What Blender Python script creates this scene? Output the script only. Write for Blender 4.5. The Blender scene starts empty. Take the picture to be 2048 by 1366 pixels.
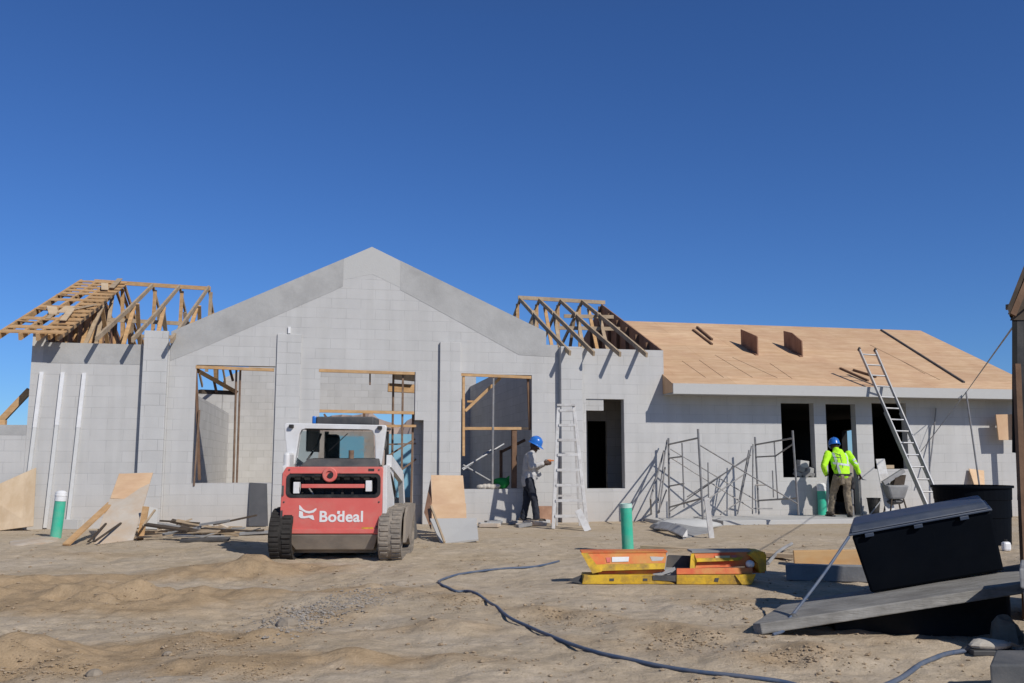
import bpy, bmesh, math, random
import numpy as np
from mathutils import Vector, Matrix, noise as mnoise
random.seed(7)
SC = bpy.context.scene
COL = SC.collection
# ------------------------------------------------------------------ camera
F = 1850.0                      # focal length in photo pixels (photo 2048 x 1366)
HOR = 925.0                     # eye level row
CAMZ = 1.25
PITCH = math.atan((HOR-683)/F)
cd = bpy.data.cameras.new('camera'); cam = bpy.data.objects.new('camera', cd); COL.objects.link(cam)
cd.sensor_width = 36; cd.lens = 36*F/2048; cd.clip_end = 20000; cd.clip_start = .05
cam.location = (0, 0, CAMZ); cam.rotation_euler = (math.pi/2+PITCH, 0, 0)
SC.camera = cam
# ------------------------------------------------------------------ light
TH = math.atan(.21)             # the facade recedes to the right
NF = Vector((math.sin(TH), -math.cos(TH), 0)); UF = Vector((math.cos(TH), math.sin(TH), 0))
tos = (NF + .6*UF); tos.z = .90
tos.normalize()
SUN_EL = math.asin(tos.z); SUN_AZ = math.atan2(tos.x, tos.y)
sl = bpy.data.lights.new('sun', 'SUN'); sl.energy = 3.75; sl.angle = math.radians(.5); sl.color = (1, .955, .89)
so = bpy.data.objects.new('sun', sl); COL.objects.link(so)
so.rotation_euler = tos.to_track_quat('Z', 'Y').to_euler(); so.location = tos*60
W = bpy.data.worlds.new('World'); SC.world = W; W.use_nodes = True
wn = W.node_tree; bg = wn.nodes['Background']
sky = wn.nodes.new('ShaderNodeTexSky'); sky.sky_type = 'NISHITA'; sky.sun_disc = False
sky.sun_elevation = SUN_EL; sky.sun_rotation = SUN_AZ; sky.altitude = 600; sky.air_density = 1.0; sky.dust_density = 0.0; sky.ozone_density = 3.0
# deep desert blue near the horizon, closer to neutral overhead
N_ = wn.nodes.new; K_ = wn.links.new
tcw = N_('ShaderNodeTexCoord'); sxw = N_('ShaderNodeSeparateXYZ'); K_(tcw.outputs['Generated'], sxw.inputs[0])
mrw = N_('ShaderNodeMapRange'); mrw.inputs[1].default_value = .45; mrw.inputs[2].default_value = .85; K_(sxw.outputs[2], mrw.inputs[0])
tnt = N_('ShaderNodeMix'); tnt.data_type = 'RGBA'; tnt.inputs['A'].default_value = (.45, .755, 1.25, 1); tnt.inputs['B'].default_value = (.68, .665, .64, 1); K_(mrw.outputs[0], tnt.inputs['Factor'])
mulw = N_('ShaderNodeMix'); mulw.data_type = 'RGBA'; mulw.blend_type = 'MULTIPLY'; mulw.inputs['Factor'].default_value = 1; mulw.clamp_result = False
K_(sky.outputs[0], mulw.inputs['A']); K_(tnt.outputs['Result'], mulw.inputs['B']); K_(mulw.outputs['Result'], bg.inputs[0])
bg.inputs[1].default_value = .076
SC.view_settings.view_transform = 'Standard'; SC.view_settings.look = 'None'
SC.view_settings.exposure = 0.0; SC.view_settings.gamma = 1.0
SC.cycles.max_bounces = 6; SC.cycles.transparent_max_bounces = 8
try: SC.cycles.use_denoising = True
except Exception: pass
# ------------------------------------------------------------------ measuring helpers (photo pixel -> place)
CF = Vector((0, math.cos(PITCH), math.sin(PITCH))); CU = Vector((0, -math.sin(PITCH), math.cos(PITCH))); CR = Vector((1, 0, 0))
C0 = Vector((0, 0, CAMZ))
def ray(px, py): return CF + CR*((px-1024)/F) + CU*((683-py)/F)
def at(px, py, Y):
    r = ray(px, py); return C0 + r*(Y/r.y)
def onz(px, py, z=0.0):
    r = ray(px, py); return C0 + r*((z-CAMZ)/r.z)
Y0 = 19.6
OF = Vector((0, Y0, 0)); DF = -NF
def fac(px, py, d=0.0):
    """(u, w) on the plane parallel to the facade, d behind it"""
    r = ray(px, py); t = ((OF-C0).dot(DF)+d)/r.dot(DF); P = C0+r*t-OF
    return P.dot(UF), P.z
def fu(px, py, d=0.0): return fac(px, py, d)[0]
def fw(px, py, d=0.0): return fac(px, py, d)[1]
def L(u, d, w): return OF + UF*u + DF*d + Vector((0, 0, w))
# ------------------------------------------------------------------ terrain height
rng = np.random.RandomState(11)
LAT = rng.rand(256, 256)
def vnoise(x, y):
    xi = np.floor(x).astype(int); yi = np.floor(y).astype(int); fx = x-xi; fy = y-yi
    fx = fx*fx*(3-2*fx); fy = fy*fy*(3-2*fy)
    a = LAT[xi % 256, yi % 256]; b = LAT[(xi+1) % 256, yi % 256]; c = LAT[xi % 256, (yi+1) % 256]; d = LAT[(xi+1) % 256, (yi+1) % 256]
    return (a*(1-fx)+b*fx)*(1-fy)+(c*(1-fx)+d*fx)*fy-.5
MOUNDS = []      # x, y, sx, sy, rot, height
def mound(px, py, sx, sy, h, rot=0):
    p = onz(px, py); MOUNDS.append((p.x, p.y, sx, sy, rot, h))
mound(70, 1205, 1.3, .55, .17, -.15); mound(0, 1170, .8, .6, .14); mound(430, 1150, 1.5, .35, .09, .3); mound(505, 1140, .7, .45, .14, .2)
mound(430, 1290, .75, .35, .10, .35); mound(60, 1335, .95, .35, .13, -.1); mound(520, 1350, .55, .22, .07, .2); mound(650, 1235, .6, .3, .06, .3)
mound(760, 1190, .9, .4, .07, .2); mound(930, 1205, .4, .18, .06); mound(1120, 1240, .8, .25, .06, -.5); mound(870, 1265, .5, .2, .05)
mound(1440, 1215, .45, .2, .06); mound(1370, 1280, .6, .25, .06, -.5); mound(1620, 1320, .6, .22, .06, .2); mound(1560, 1270, .4, .15, .05)
mound(340, 1045, 1.0, .35, .22); mound(180, 1110, .9, .3, .06); mound(1480, 1110, 1.2, .5, .08)
mound(230, 1215, 1.0, .4, .10, .2); mound(330, 1200, .8, .25, .07, .1); mound(900, 1330, .8, .2, .04, -.2); mound(1220, 1300, .9, .22, .05, -.5); mound(700, 1330, .6, .2, .06, .1); mound(1830, 1290, .5, .16, .05)
def gzn(x, y):
    x = np.asarray(x, float); y = np.asarray(y, float)
    fade = np.clip((17.3-y)/3.0, .12, 1)*np.clip((60-y)/20, 0, 1)
    m = np.zeros_like(x)
    for (mx, my, sx, sy, r, h) in MOUNDS:
        dx = x-mx; dy = y-my; a = (dx*math.cos(r)+dy*math.sin(r))/sx; b = (-dx*math.sin(r)+dy*math.cos(r))/sy
        b = np.where(b < 0, b*1.25, b*.8)
        m = m+h*np.exp(-(a*a+b*b))
    n = .10*vnoise(x*.55+3, y*.8+9)+.055*vnoise(x*1.7, y*2.3)+.032*vnoise(x*5.1+40, y*6+3)+.013*vnoise(x*13+4, y*15)
    n = n+.0065*vnoise(x*34, y*40)
    # compacted wheel lanes stay smoother
    z = n*fade*.9+m*(.62+.9*vnoise(x*3+7, y*4)+.35*vnoise(x*8+7, y*9))
    # ridged prints of the loader tracks
    for off in (-.62, .62):
        cx = -2.3+off-.035*np.clip(11.6-y, 0, 9)**2; q = np.clip(1-np.abs(x-cx)/.17, 0, 1)*np.clip((y-5.2)/1.5, 0, 1)*np.clip((11.7-y)*2, 0, 1)
        z = z-np.minimum(q*3, 1)*(.016+.012*np.sin(y*42+vnoise(x*4, y*2)*3))*(.6+1.2*np.clip(vnoise(x*.9, y*1.1)+.3, 0, 1))
    for (ax, ay, rx, ry, zz) in PADS:
        q = np.clip(1.6-np.maximum(np.abs(x-ax)/rx, np.abs(y-ay)/ry), 0, .6)/.6; z = z*(1-q)+(zz+n*.12)*q
    return z
PADS = []
def gz(x, y): return float(gzn(np.array([x]), np.array([y]))[0])
_a = at(1160, 1169, 9.42); _b = at(1505, 1169, 9.42)
PADS.append(((_a.x+_b.x)/2, 9.62, .95, .36, _a.z-.004))
PADS.append((sp_x, sp_y+.95, .95, 1.0, 0.0)) if False else None
def gnd(px, py, up=0.0):
    z = 0.0
    for _ in range(8):
        p = onz(px, py, z); z = .5*z+.5*gz(p.x, p.y)
    p.z = gz(p.x, p.y)+up; return p
# ------------------------------------------------------------------ materials
MATS = {}
def nodes(m):
    m.use_nodes = True; nt = m.node_tree; return nt, nt.nodes['Principled BSDF'], nt.nodes.new, nt.links.new
def ramp(nt, c0, c1, p0=.3, p1=.7):
    r = nt.nodes.new('ShaderNodeValToRGB'); e = r.color_ramp.elements
    e[0].position = p0; e[0].color = (*c0, 1); e[1].position = p1; e[1].color = (*c1, 1); return r
def pm(name, c0, c1=None, scale=4, stretch=(1, 1, 1), rough=.85, bump=.15, bscale=60, metal=0, dirt=None, dscale=1.5, damt=.5, spec=.3, rot=(0, 0, 0), detail=6):
    """two-tone noisy surface with an optional dust colour and fine bump"""
    if name in MATS: return MATS[name]
    m = bpy.data.materials.new(name); nt, b, N, K = nodes(m); MATS[name] = m
    c1 = c1 or tuple(x*1.25 for x in c0)
    tc = N('ShaderNodeTexCoord'); mp = N('ShaderNodeMapping'); mp.inputs['Scale'].default_value = stretch; mp.inputs['Rotation'].default_value = rot
    oi = N('ShaderNodeObjectInfo'); ad = N('ShaderNodeVectorMath'); ad.operation = 'ADD'
    ml = N('ShaderNodeMath'); ml.operation = 'MULTIPLY'; ml.inputs[1].default_value = 37.0
    K(oi.outputs['Random'], ml.inputs[0]); K(tc.outputs['Object'], ad.inputs[0]); K(ml.outputs[0], ad.inputs[1]); K(ad.outputs[0], mp.inputs['Vector'])
    n = N('ShaderNodeTexNoise'); n.inputs['Scale'].default_value = scale; n.inputs['Detail'].default_value = detail; n.inputs['Roughness'].default_value = .6
    K(mp.outputs[0], n.inputs['Vector']); r = ramp(nt, c0, c1); K(n.outputs[0], r.inputs[0]); out = r.outputs[0]
    if dirt:
        n2 = N('ShaderNodeTexNoise'); n2.inputs['Scale'].default_value = dscale; n2.inputs['Detail'].default_value = 8; n2.inputs['Roughness'].default_value = .7; K(ad.outputs[0], n2.inputs['Vector'])
        r2 = ramp(nt, (0, 0, 0), (damt,)*3, .42, .68); K(n2.outputs[0], r2.inputs[0])
        mx = N('ShaderNodeMix'); mx.data_type = 'RGBA'; K(r2.outputs[0], mx.inputs['Factor']); K(out, mx.inputs['A']); mx.inputs['B'].default_value = (*dirt, 1); out = mx.outputs['Result']
    K(out, b.inputs['Base Color']); b.inputs['Roughness'].default_value = rough; b.inputs['Metallic'].default_value = metal
    b.inputs['Specular IOR Level'].default_value = spec
    if bump:
        n3 = N('ShaderNodeTexNoise'); n3.inputs['Scale'].default_value = bscale; n3.inputs['Detail'].default_value = 4; K(mp.outputs[0], n3.inputs['Vector'])
        bp = N('ShaderNodeBump'); bp.inputs['Strength'].default_value = bump; bp.inputs['Distance'].default_value = .01
        K(n3.outputs[0], bp.inputs['Height']); K(bp.outputs[0], b.inputs['Normal'])
    return m
def block_mat(name, c0, c1, mortar, off=(0, 0), bw=.42, rh=.21, contrast=1.0):
    m = bpy.data.materials.new(name); nt, b, N, K = nodes(m); MATS[name] = m
    tc = N('ShaderNodeTexCoord'); sx = N('ShaderNodeSeparateXYZ'); K(tc.outputs['Object'], sx.inputs[0])
    ax = N('ShaderNodeMath'); ax.operation = 'ADD'; K(sx.outputs[0], ax.inputs[0]); K(sx.outputs[1], ax.inputs[1])
    ax2 = N('ShaderNodeMath'); ax2.operation = 'ADD'; ax2.inputs[1].default_value = 50+off[0]; K(ax.outputs[0], ax2.inputs[0])
    az = N('ShaderNodeMath'); az.operation = 'ADD'; az.inputs[1].default_value = 50*rh+off[1]; K(sx.outputs[2], az.inputs[0])
    cb = N('ShaderNodeCombineXYZ'); K(ax2.outputs[0], cb.inputs[0]); K(az.outputs[0], cb.inputs[1])
    wz = N('ShaderNodeTexNoise'); wz.inputs['Scale'].default_value = 3; K(tc.outputs['Object'], wz.inputs['Vector'])
    wsub = N('ShaderNodeVectorMath'); wsub.operation = 'MULTIPLY_ADD'; wsub.inputs[1].default_value = (.012, .012, 0); K(wz.outputs['Color'], wsub.inputs[0]); K(cb.outputs[0], wsub.inputs[2])
    br = N('ShaderNodeTexBrick'); br.inputs['Scale'].default_value = 1; br.inputs['Brick Width'].default_value = bw; br.inputs['Row Height'].default_value = rh
    br.inputs['Mortar Size'].default_value = .0055; br.inputs['Mortar Smooth'].default_value = .35; br.inputs['Bias'].default_value = 0
    br.offset = .5; br.inputs['Color1'].default_value = (*c0, 1); br.inputs['Color2'].default_value = (*c1, 1); br.inputs['Mortar'].default_value = (*mortar, 1)
    K(wsub.outputs[0], br.inputs['Vector'])
    # joints show unevenly: mortar smeared flush in places
    n2 = N('ShaderNodeTexNoise'); n2.inputs['Scale'].default_value = 1.3; n2.inputs['Detail'].default_value = 7; n2.inputs['Roughness'].default_value = .65; K(tc.outputs['Object'], n2.inputs['Vector'])
    r2 = ramp(nt, tuple(.925 for _ in range(3)), (1.045, 1.045, 1.04), .3, .65); K(n2.outputs[0], r2.inputs[0])
    mu = N('ShaderNodeMix'); mu.data_type = 'RGBA'; mu.blend_type = 'MULTIPLY'; mu.inputs['Factor'].default_value = .8*contrast; K(br.outputs[0], mu.inputs['A']); K(r2.outputs[0], mu.inputs['B'])
    n4 = N('ShaderNodeTexNoise'); n4.inputs['Scale'].default_value = 2.1; n4.inputs['Detail'].default_value = 3; K(wsub.outputs[0], n4.inputs['Vector'])
    r4 = ramp(nt, (0, 0, 0), (.75, .75, .75), .44, .6); K(n4.outputs[0], r4.inputs[0])
    mid = tuple((a+b_)/2 for a, b_ in zip(c0, c1))
    sm = N('ShaderNodeMix'); sm.data_type = 'RGBA'; K(r4.outputs[0], sm.inputs['Factor']); K(mu.outputs['Result'], sm.inputs['A'])
    mu2 = N('ShaderNodeMix'); mu2.data_type = 'RGBA'; mu2.blend_type = 'MULTIPLY'; mu2.inputs['Factor'].default_value = .8; mu2.inputs['A'].default_value = (*mid, 1); K(r2.outputs[0], mu2.inputs['B'])
    K(mu2.outputs['Result'], sm.inputs['B'])
    # vertical water marks and dusty splash near the ground
    mp = N('ShaderNodeMapping'); mp.inputs['Scale'].default_value = (5, 5, .35); K(tc.outputs['Object'], mp.inputs['Vector'])
    n5 = N('ShaderNodeTexNoise'); n5.inputs['Scale'].default_value = 1; n5.inputs['Detail'].default_value = 5; K(mp.outputs[0], n5.inputs['Vector'])
    r5 = ramp(nt, (.945, .945, .94), (1.01, 1.01, 1.01), .38, .55); K(n5.outputs[0], r5.inputs[0])
    mu3 = N('ShaderNodeMix'); mu3.data_type = 'RGBA'; mu3.blend_type = 'MULTIPLY'; mu3.inputs['Factor'].default_value = .8; K(sm.outputs['Result'], mu3.inputs['A']); K(r5.outputs[0], mu3.inputs['B'])
    mr = N('ShaderNodeMapRange'); mr.inputs[1].default_value = .05; mr.inputs[2].default_value = .75; mr.inputs[3].default_value = .55; mr.inputs[4].default_value = 0; K(sx.outputs[2], mr.inputs[0])
    dm = N('ShaderNodeMath'); dm.operation = 'MULTIPLY'; K(mr.outputs[0], dm.inputs[0]); K(n2.outputs[0], dm.inputs[1])
    ds = N('ShaderNodeMix'); ds.data_type = 'RGBA'; K(dm.outputs[0], ds.inputs['Factor']); K(mu3.outputs['Result'], ds.inputs['A']); ds.inputs['B'].default_value = (.42, .35, .27, 1)
    K(ds.outputs['Result'], b.inputs['Base Color'])
    b.inputs['Roughness'].default_value = .93; b.inputs['Specular IOR Level'].default_value = .2
    n6 = N('ShaderNodeTexNoise'); n6.inputs['Scale'].default_value = 70; n6.inputs['Detail'].default_value = 4; K(tc.outputs['Object'], n6.inputs['Vector'])
    ad = N('ShaderNodeMath'); ad.operation = 'MULTIPLY_ADD'; ad.inputs[1].default_value = -.6; K(br.outputs['Fac'], ad.inputs[0]); K(n6.outputs[0], ad.inputs[2])
    bp = N('ShaderNodeBump'); bp.inputs['Strength'].default_value = .3; bp.inputs['Distance'].default_value = .008; K(ad.outputs[0], bp.inputs['Height']); K(bp.outputs[0], b.inputs['Normal'])
    return m
M_BLOCK = block_mat('concrete_block', (.49, .482, .467), (.52, .512, .497), (.405, .40, .39), bw=.60)
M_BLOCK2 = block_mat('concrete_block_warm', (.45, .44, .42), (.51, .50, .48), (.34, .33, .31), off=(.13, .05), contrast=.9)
M_PIER = block_mat('pier_block', (.51, .503, .49), (.54, .535, .522), (.36, .355, .345), off=(.07, .06), bw=.55, rh=.22)
M_CAST = pm('cast_concrete', (.385, .38, .367), (.44, .435, .42), scale=1.6, rough=.9, bump=.25, bscale=30, dirt=(.30, .295, .285), dscale=1.7, damt=.7)
M_CASTL = pm('pale_concrete', (.46, .455, .435), (.54, .535, .515), scale=2, rough=.9, bump=.25, bscale=40, dirt=(.38, .37, .35), dscale=2)
M_WOOD = pm('pine_lumber', (.47, .27, .115), (.64, .41, .21), scale=5, stretch=(1, 1, 4), rough=.8, bump=.2, dirt=(.30, .20, .11), dscale=3, damt=.6)
M_WOODG = pm('weathered_lumber', (.36, .265, .17), (.50, .39, .265), scale=6, rough=.85, bump=.2, dirt=(.27, .20, .135), dscale=4, damt=.6)
M_WOODD = pm('dark_lumber', (.05, .038, .028), (.10, .075, .055), scale=6, rough=.85, bump=.2)
M_WOODB = pm('brown_lumber', (.13, .075, .045), (.22, .13, .08), scale=5, rough=.85, bump=.2)
M_PLY = pm('plywood', (.58, .375, .215), (.71, .505, .32), scale=1.6, stretch=(1, 4, 1.2), rough=.75, bump=.12, dirt=(.54, .33, .20), dscale=1.3, damt=.7, detail=10)
M_PLYP = pm('pale_plywood', (.55, .41, .26), (.66, .52, .36), scale=2.2, stretch=(3, 3, 1), rough=.75, bump=.1, dirt=(.48, .33, .19), dscale=1.6, damt=.5, detail=10)
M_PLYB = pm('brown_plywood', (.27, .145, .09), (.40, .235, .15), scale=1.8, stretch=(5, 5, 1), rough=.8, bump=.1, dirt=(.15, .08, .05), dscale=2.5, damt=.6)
M_DUSTY = pm('dusty_board', (.47, .40, .32), (.58, .52, .44), scale=2.2, rough=.9, bump=.15, dirt=(.50, .34, .20), dscale=1.8, damt=.7)
M_PVC = pm('white_plastic', (.74, .74, .74), (.82, .82, .82), rough=.4, bump=0, dirt=(.55, .52, .48), dscale=5, damt=.35)
M_GPVC = pm('dusty_white_plastic', (.60, .60, .585), (.68, .68, .66), rough=.6, bump=0, dirt=(.46, .45, .43), dscale=4, damt=.6)
M_GREENP = pm('green_pipe', (.04, .42, .27), (.05, .50, .33), rough=.38, bump=.03, dirt=(.26, .42, .32), dscale=5, damt=.45)
M_RED = pm('red_paint', (.66, .125, .105), (.72, .16, .135), scale=3, rough=.5, bump=.03, dirt=(.56, .27, .21), dscale=2.2, damt=.55, spec=.4)
M_WHITE = pm('white_paint', (.68, .68, .67), (.78, .78, .77), scale=3, rough=.45, bump=.03, dirt=(.48, .43, .37), dscale=2.5, damt=.45)
M_BLACK = pm('black_plastic', (.012, .012, .013), (.03, .03, .03), rough=.5, bump=.05, dirt=(.09, .08, .07), dscale=4, damt=.5)
M_DGREY = pm('dark_grey_metal', (.05, .05, .052), (.09, .09, .09), rough=.55, bump=.05, dirt=(.17, .15, .13), dscale=3, damt=.6)
M_TRACK = pm('dusty_rubber', (.13, .115, .10), (.25, .22, .185), scale=7, rough=.95, bump=.4, bscale=40, dirt=(.38, .32, .25), dscale=5, damt=.8)
M_UNDER = pm('belly_steel', (.20, .17, .14), (.30, .26, .21), rough=.8, bump=.15, dirt=(.38, .31, .24), dscale=3)
M_STEEL = pm('grey_steel_tube', (.17, .17, .175), (.30, .30, .30), scale=9, rough=.5, metal=.4, bump=.1, dirt=(.33, .28, .23), dscale=8, damt=.6)
M_RUST = pm('rusty_steel', (.14, .085, .055), (.25, .17, .115), scale=9, rough=.8, bump=.2)
M_ALU = pm('aluminium', (.26, .27, .29), (.38, .39, .41), scale=6, rough=.5, metal=.4, bump=.03, dirt=(.45, .42, .38), dscale=5, damt=.6)
M_LADDER = pm('painted_ladder', (.56, .55, .53), (.66, .65, .63), rough=.6, bump=.08, dirt=(.38, .35, .32), dscale=7, damt=.7)
M_NAVY = pm('navy_plastic', (.0012, .0022, .0045), (.0022, .0038, .007), scale=3, rough=.65, bump=.06, dirt=(.005, .006, .008), dscale=2, damt=.5, spec=.06)
M_LID = pm('navy_lid', (.022, .033, .058), (.042, .058, .092), scale=3, stretch=(1, 8, 1), rough=.45, bump=.05, dirt=(.09, .10, .12), dscale=3, damt=.5)
M_HOSE = pm('blue_hose', (.055, .085, .15), (.09, .13, .20), rough=.5, bump=.05, dirt=(.20, .18, .16), dscale=8, damt=.5)
M_ORANGE = pm('orange_paint', (.60, .105, .05), (.74, .20, .06), scale=5, rough=.65, bump=.15, dirt=(.60, .34, .10), dscale=4, damt=.9)
M_YELLOW = pm('yellow_paint', (.62, .36, .02), (.74, .48, .04), scale=5, rough=.65, bump=.15, dirt=(.22, .14, .06), dscale=7, damt=.9)
M_REBAR = M_RUST
M_CYAN = pm('pale_blue_panel', (.20, .42, .56), (.24, .47, .60), rough=.7, bump=.02)
M_GREEN = pm('green_cloth', (.01, .20, .04), (.02, .28, .06), rough=.8, bump=.3, bscale=20)
M_RAG = pm('dusty_cloth', (.42, .38, .32), (.58, .54, .47), rough=.95, bump=.4, bscale=30)
M_SLAB = pm('grey_slab', (.25, .25, .25), (.36, .36, .355), scale=2.4, rough=.85, bump=.25, bscale=30, dirt=(.20, .19, .185), dscale=2.2, damt=.8)
M_SOIL = pm('soil_clod', (.29, .21, .13), (.41, .32, .22), scale=6, rough=.97, bump=.4, bscale=25)
M_SHADE_BOARD = pm('shade_and_board_black', (.012, .012, .012), (.022, .022, .021), rough=.95, bump=.1)  # black that puts indoor shade into wall colour; also the shed's dark boards
M_ROCK = pm('rock', (.22, .18, .135), (.34, .29, .23), scale=6, rough=.95, bump=.4, bscale=25)
M_GRAVEL = pm('grey_gravel', (.24, .21, .175), (.36, .325, .285), scale=5, rough=.95, bump=.3)
M_HAT = pm('blue_hard_hat', (.02, .14, .50), (.025, .17, .58), rough=.3, bump=0, spec=.5)
M_SKIN = pm('dark_skin', (.055, .032, .022), (.075, .045, .03), rough=.6, bump=.05)
M_SHIRT = pm('grey_work_shirt', (.42, .41, .40), (.54, .53, .52), scale=6, rough=.95, bump=.4, bscale=22, dirt=(.30, .29, .28), dscale=5, damt=.5)
M_JEANS = pm('dark_jeans', (.018, .02, .028), (.045, .05, .065), scale=7, rough=.95, bump=.4, bscale=25)
M_HIVIS = pm('hi_vis_yellow', (.42, .85, .02), (.50, .92, .04), scale=6, rough=.8, bump=.35, bscale=18)
M_REFL = pm('reflective_tape', (.50, .54, .55), (.62, .66, .68), rough=.5, bump=.1)
M_KHAKI = pm('khaki_camouflage', (.13, .10, .07), (.34, .28, .20), scale=14, rough=.95, bump=.4, bscale=25, dirt=(.20, .17, .12), dscale=12, damt=.8)
M_BOOT = pm('work_boot', (.05, .04, .032), (.11, .09, .07), rough=.85, bump=.2, dirt=(.3, .25, .19), dscale=10)
M_GLOVE = pm('orange_glove', (.55, .22, .05), (.65, .30, .08), rough=.85, bump=.2)
M_WHITEF = pm('white_lettering', (.74, .73, .72), (.80, .79, .78), rough=.6, bump=0)
M_WALL_SHADOW = pm('shadow_sheet', (.075, .077, .082), (.10, .10, .105), rough=.8, bump=.1)
def glass_mat():
    m = bpy.data.materials.new('window_glass'); nt, b, N, K = nodes(m)
    n = N('ShaderNodeTexNoise'); n.inputs['Scale'].default_value = 6; r = ramp(nt, (.02,)*3, (.25,)*3, .4, .7); K(n.outputs[0], r.inputs[0])
    K(r.outputs[0], b.inputs['Roughness']); b.inputs['Base Color'].default_value = (.52, .60, .61, 1); b.inputs['Transmission Weight'].default_value = 1; b.inputs['IOR'].default_value = 1.1
    return m
M_GLASS = glass_mat()
# ------------------------------------------------------------------ mesh builder, objects
class MB:
    def __init__(s): s.v = []; s.f = []; s.smooth = False
    def add(s, vs, fs):
        o = len(s.v); s.v += [Vector(v) for v in vs]; s.f += [tuple(i+o for i in f) for f in fs]; return s
    def hexa(s, c):      # 8 corners: bottom 4 ccw, top 4
        return s.add(c, [(3, 2, 1, 0), (4, 5, 6, 7), (0, 1, 5, 4), (1, 2, 6, 5), (2, 3, 7, 6), (3, 0, 4, 7)])
    def box(s, lo, hi, M=None):
        x0, y0, z0 = lo; x1, y1, z1 = hi
        c = [Vector(p) for p in ((x0, y0, z0), (x1, y0, z0), (x1, y1, z0), (x0, y1, z0), (x0, y0, z1), (x1, y0, z1), (x1, y1, z1), (x0, y1, z1))]
        if M: c = [M @ p for p in c] if isinstance(M, Matrix) else [M(p) for p in c]
        return s.hexa(c)
    def beam(s, a, b, w, h, up=(0, 0, 1), ends=(1, 1)):
        a = Vector(a); b = Vector(b); t = (b-a).normalized(); up = Vector(up)
        if abs(t.dot(up)) > .98: up = Vector((0, 1, 0))
        x = t.cross(up).normalized(); y = x.cross(t).normalized()
        c = []
        for p, e in ((a, ends[0]), (b, ends[1])):
            for i, j in ((-1, -1), (1, -1), (1, 1), (-1, 1)): c.append(p+x*(i*w/2*e)+y*(j*h/2*e))
        return s.add(c, [(3, 2, 1, 0), (4, 5, 6, 7), (0, 1, 5, 4), (1, 2, 6, 5), (2, 3, 7, 6), (3, 0, 4, 7)])
    def tube(s, pts, r, n=8, caps=True):
        pts = [Vector(p) for p in pts]; k = len(pts); rs = r if isinstance(r, (list, tuple)) else [r]*k
        o = len(s.v); x = None
        for i, p in enumerate(pts):
            t = (pts[min(i+1, k-1)]-pts[max(i-1, 0)]).normalized()
            if x is None:
                x = t.orthogonal().normalized()
            else:
                x = (x-t*x.dot(t)).normalized()
            y = t.cross(x)
            for j in range(n):
                a = 2*math.pi*j/n; s.v.append(p+(x*math.cos(a)+y*math.sin(a))*rs[i])
        for i in range(k-1):
            for j in range(n):
                s.f.append((o+i*n+j, o+i*n+(j+1) % n, o+(i+1)*n+(j+1) % n, o+(i+1)*n+j))
        if caps:
            s.f.append(tuple(o+j for j in reversed(range(n)))); s.f.append(tuple(o+(k-1)*n+j for j in range(n)))
        return s
    def lathe(s, prof, c=(0, 0, 0), n=24, M=None):
        o = len(s.v); c = Vector(c)
        for (r, z) in prof:
            for j in range(n):
                a = 2*math.pi*j/n; p = Vector((r*math.cos(a), r*math.sin(a), z))
                s.v.append((M @ p if M else p)+c)
        for i in range(len(prof)-1):
            for j in range(n): s.f.append((o+i*n+j, o+i*n+(j+1) % n, o+(i+1)*n+(j+1) % n, o+(i+1)*n+j))
        s.f.append(tuple(o+j for j in reversed(range(n)))); s.f.append(tuple(o+(len(prof)-1)*n+j for j in range(n)))
        return s
    def prism(s, poly, off):
        poly = [Vector(p) for p in poly]; off = Vector(off); n = len(poly)
        return s.add(poly+[p+off for p in poly], [tuple(reversed(range(n))), tuple(range(n, 2*n))]+[(i, (i+1) % n, n+(i+1) % n, n+i) for i in range(n)])
    def ellip(s, c, r, n=12, m=8, M=None, jit=0):
        o = len(s.v); c = Vector(c)
        for i in range(m+1):
            t = math.pi*i/m
            for j in range(n):
                a = 2*math.pi*j/n; p = Vector((math.sin(t)*math.cos(a)*r[0], math.sin(t)*math.sin(a)*r[1], math.cos(t)*r[2]))
                if jit: p *= 1+jit*(mnoise.noise(p*9+c*13))*2
                s.v.append((M @ p if M else p)+c)
        for i in range(m):
            for j in range(n): s.f.append((o+i*n+j, o+(i+1)*n+j, o+(i+1)*n+(j+1) % n, o+i*n+(j+1) % n))
        return s
    def cap(s, a, b, ra, rb, n=14, sq=(1, 1), up=None):   # tapered limb with round ends
        a = Vector(a); b = Vector(b); t = (b-a); l = t.length or 1e-6; t /= l
        x = (Vector(up)-t*Vector(up).dot(t)).normalized() if up else t.orthogonal().normalized(); y = t.cross(x)
        prof = [(-ra*math.cos(q), ra*math.sin(q)) for q in (0.15, .5, 1.0, 1.5708)]+[(l+rb*math.cos(q), rb*math.sin(q)) for q in (1.5708, 1.0, .5, .15)]
        o = len(s.v)
        for (d, r) in prof:
            for j in range(n):
                an = 2*math.pi*j/n; s.v.append(a+t*d+(x*math.cos(an)*sq[0]+y*math.sin(an)*sq[1])*r)
        k = len(prof)
        for i in range(k-1):
            for j in range(n): s.f.append((o+i*n+j, o+i*n+(j+1) % n, o+(i+1)*n+(j+1) % n, o+(i+1)*n+j))
        s.f.append(tuple(o+j for j in reversed(range(n)))); s.f.append(tuple(o+(k-1)*n+j for j in range(n)))
        return s
ROOTM = {}
def wm(o): return ROOTM[o.name]
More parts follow.
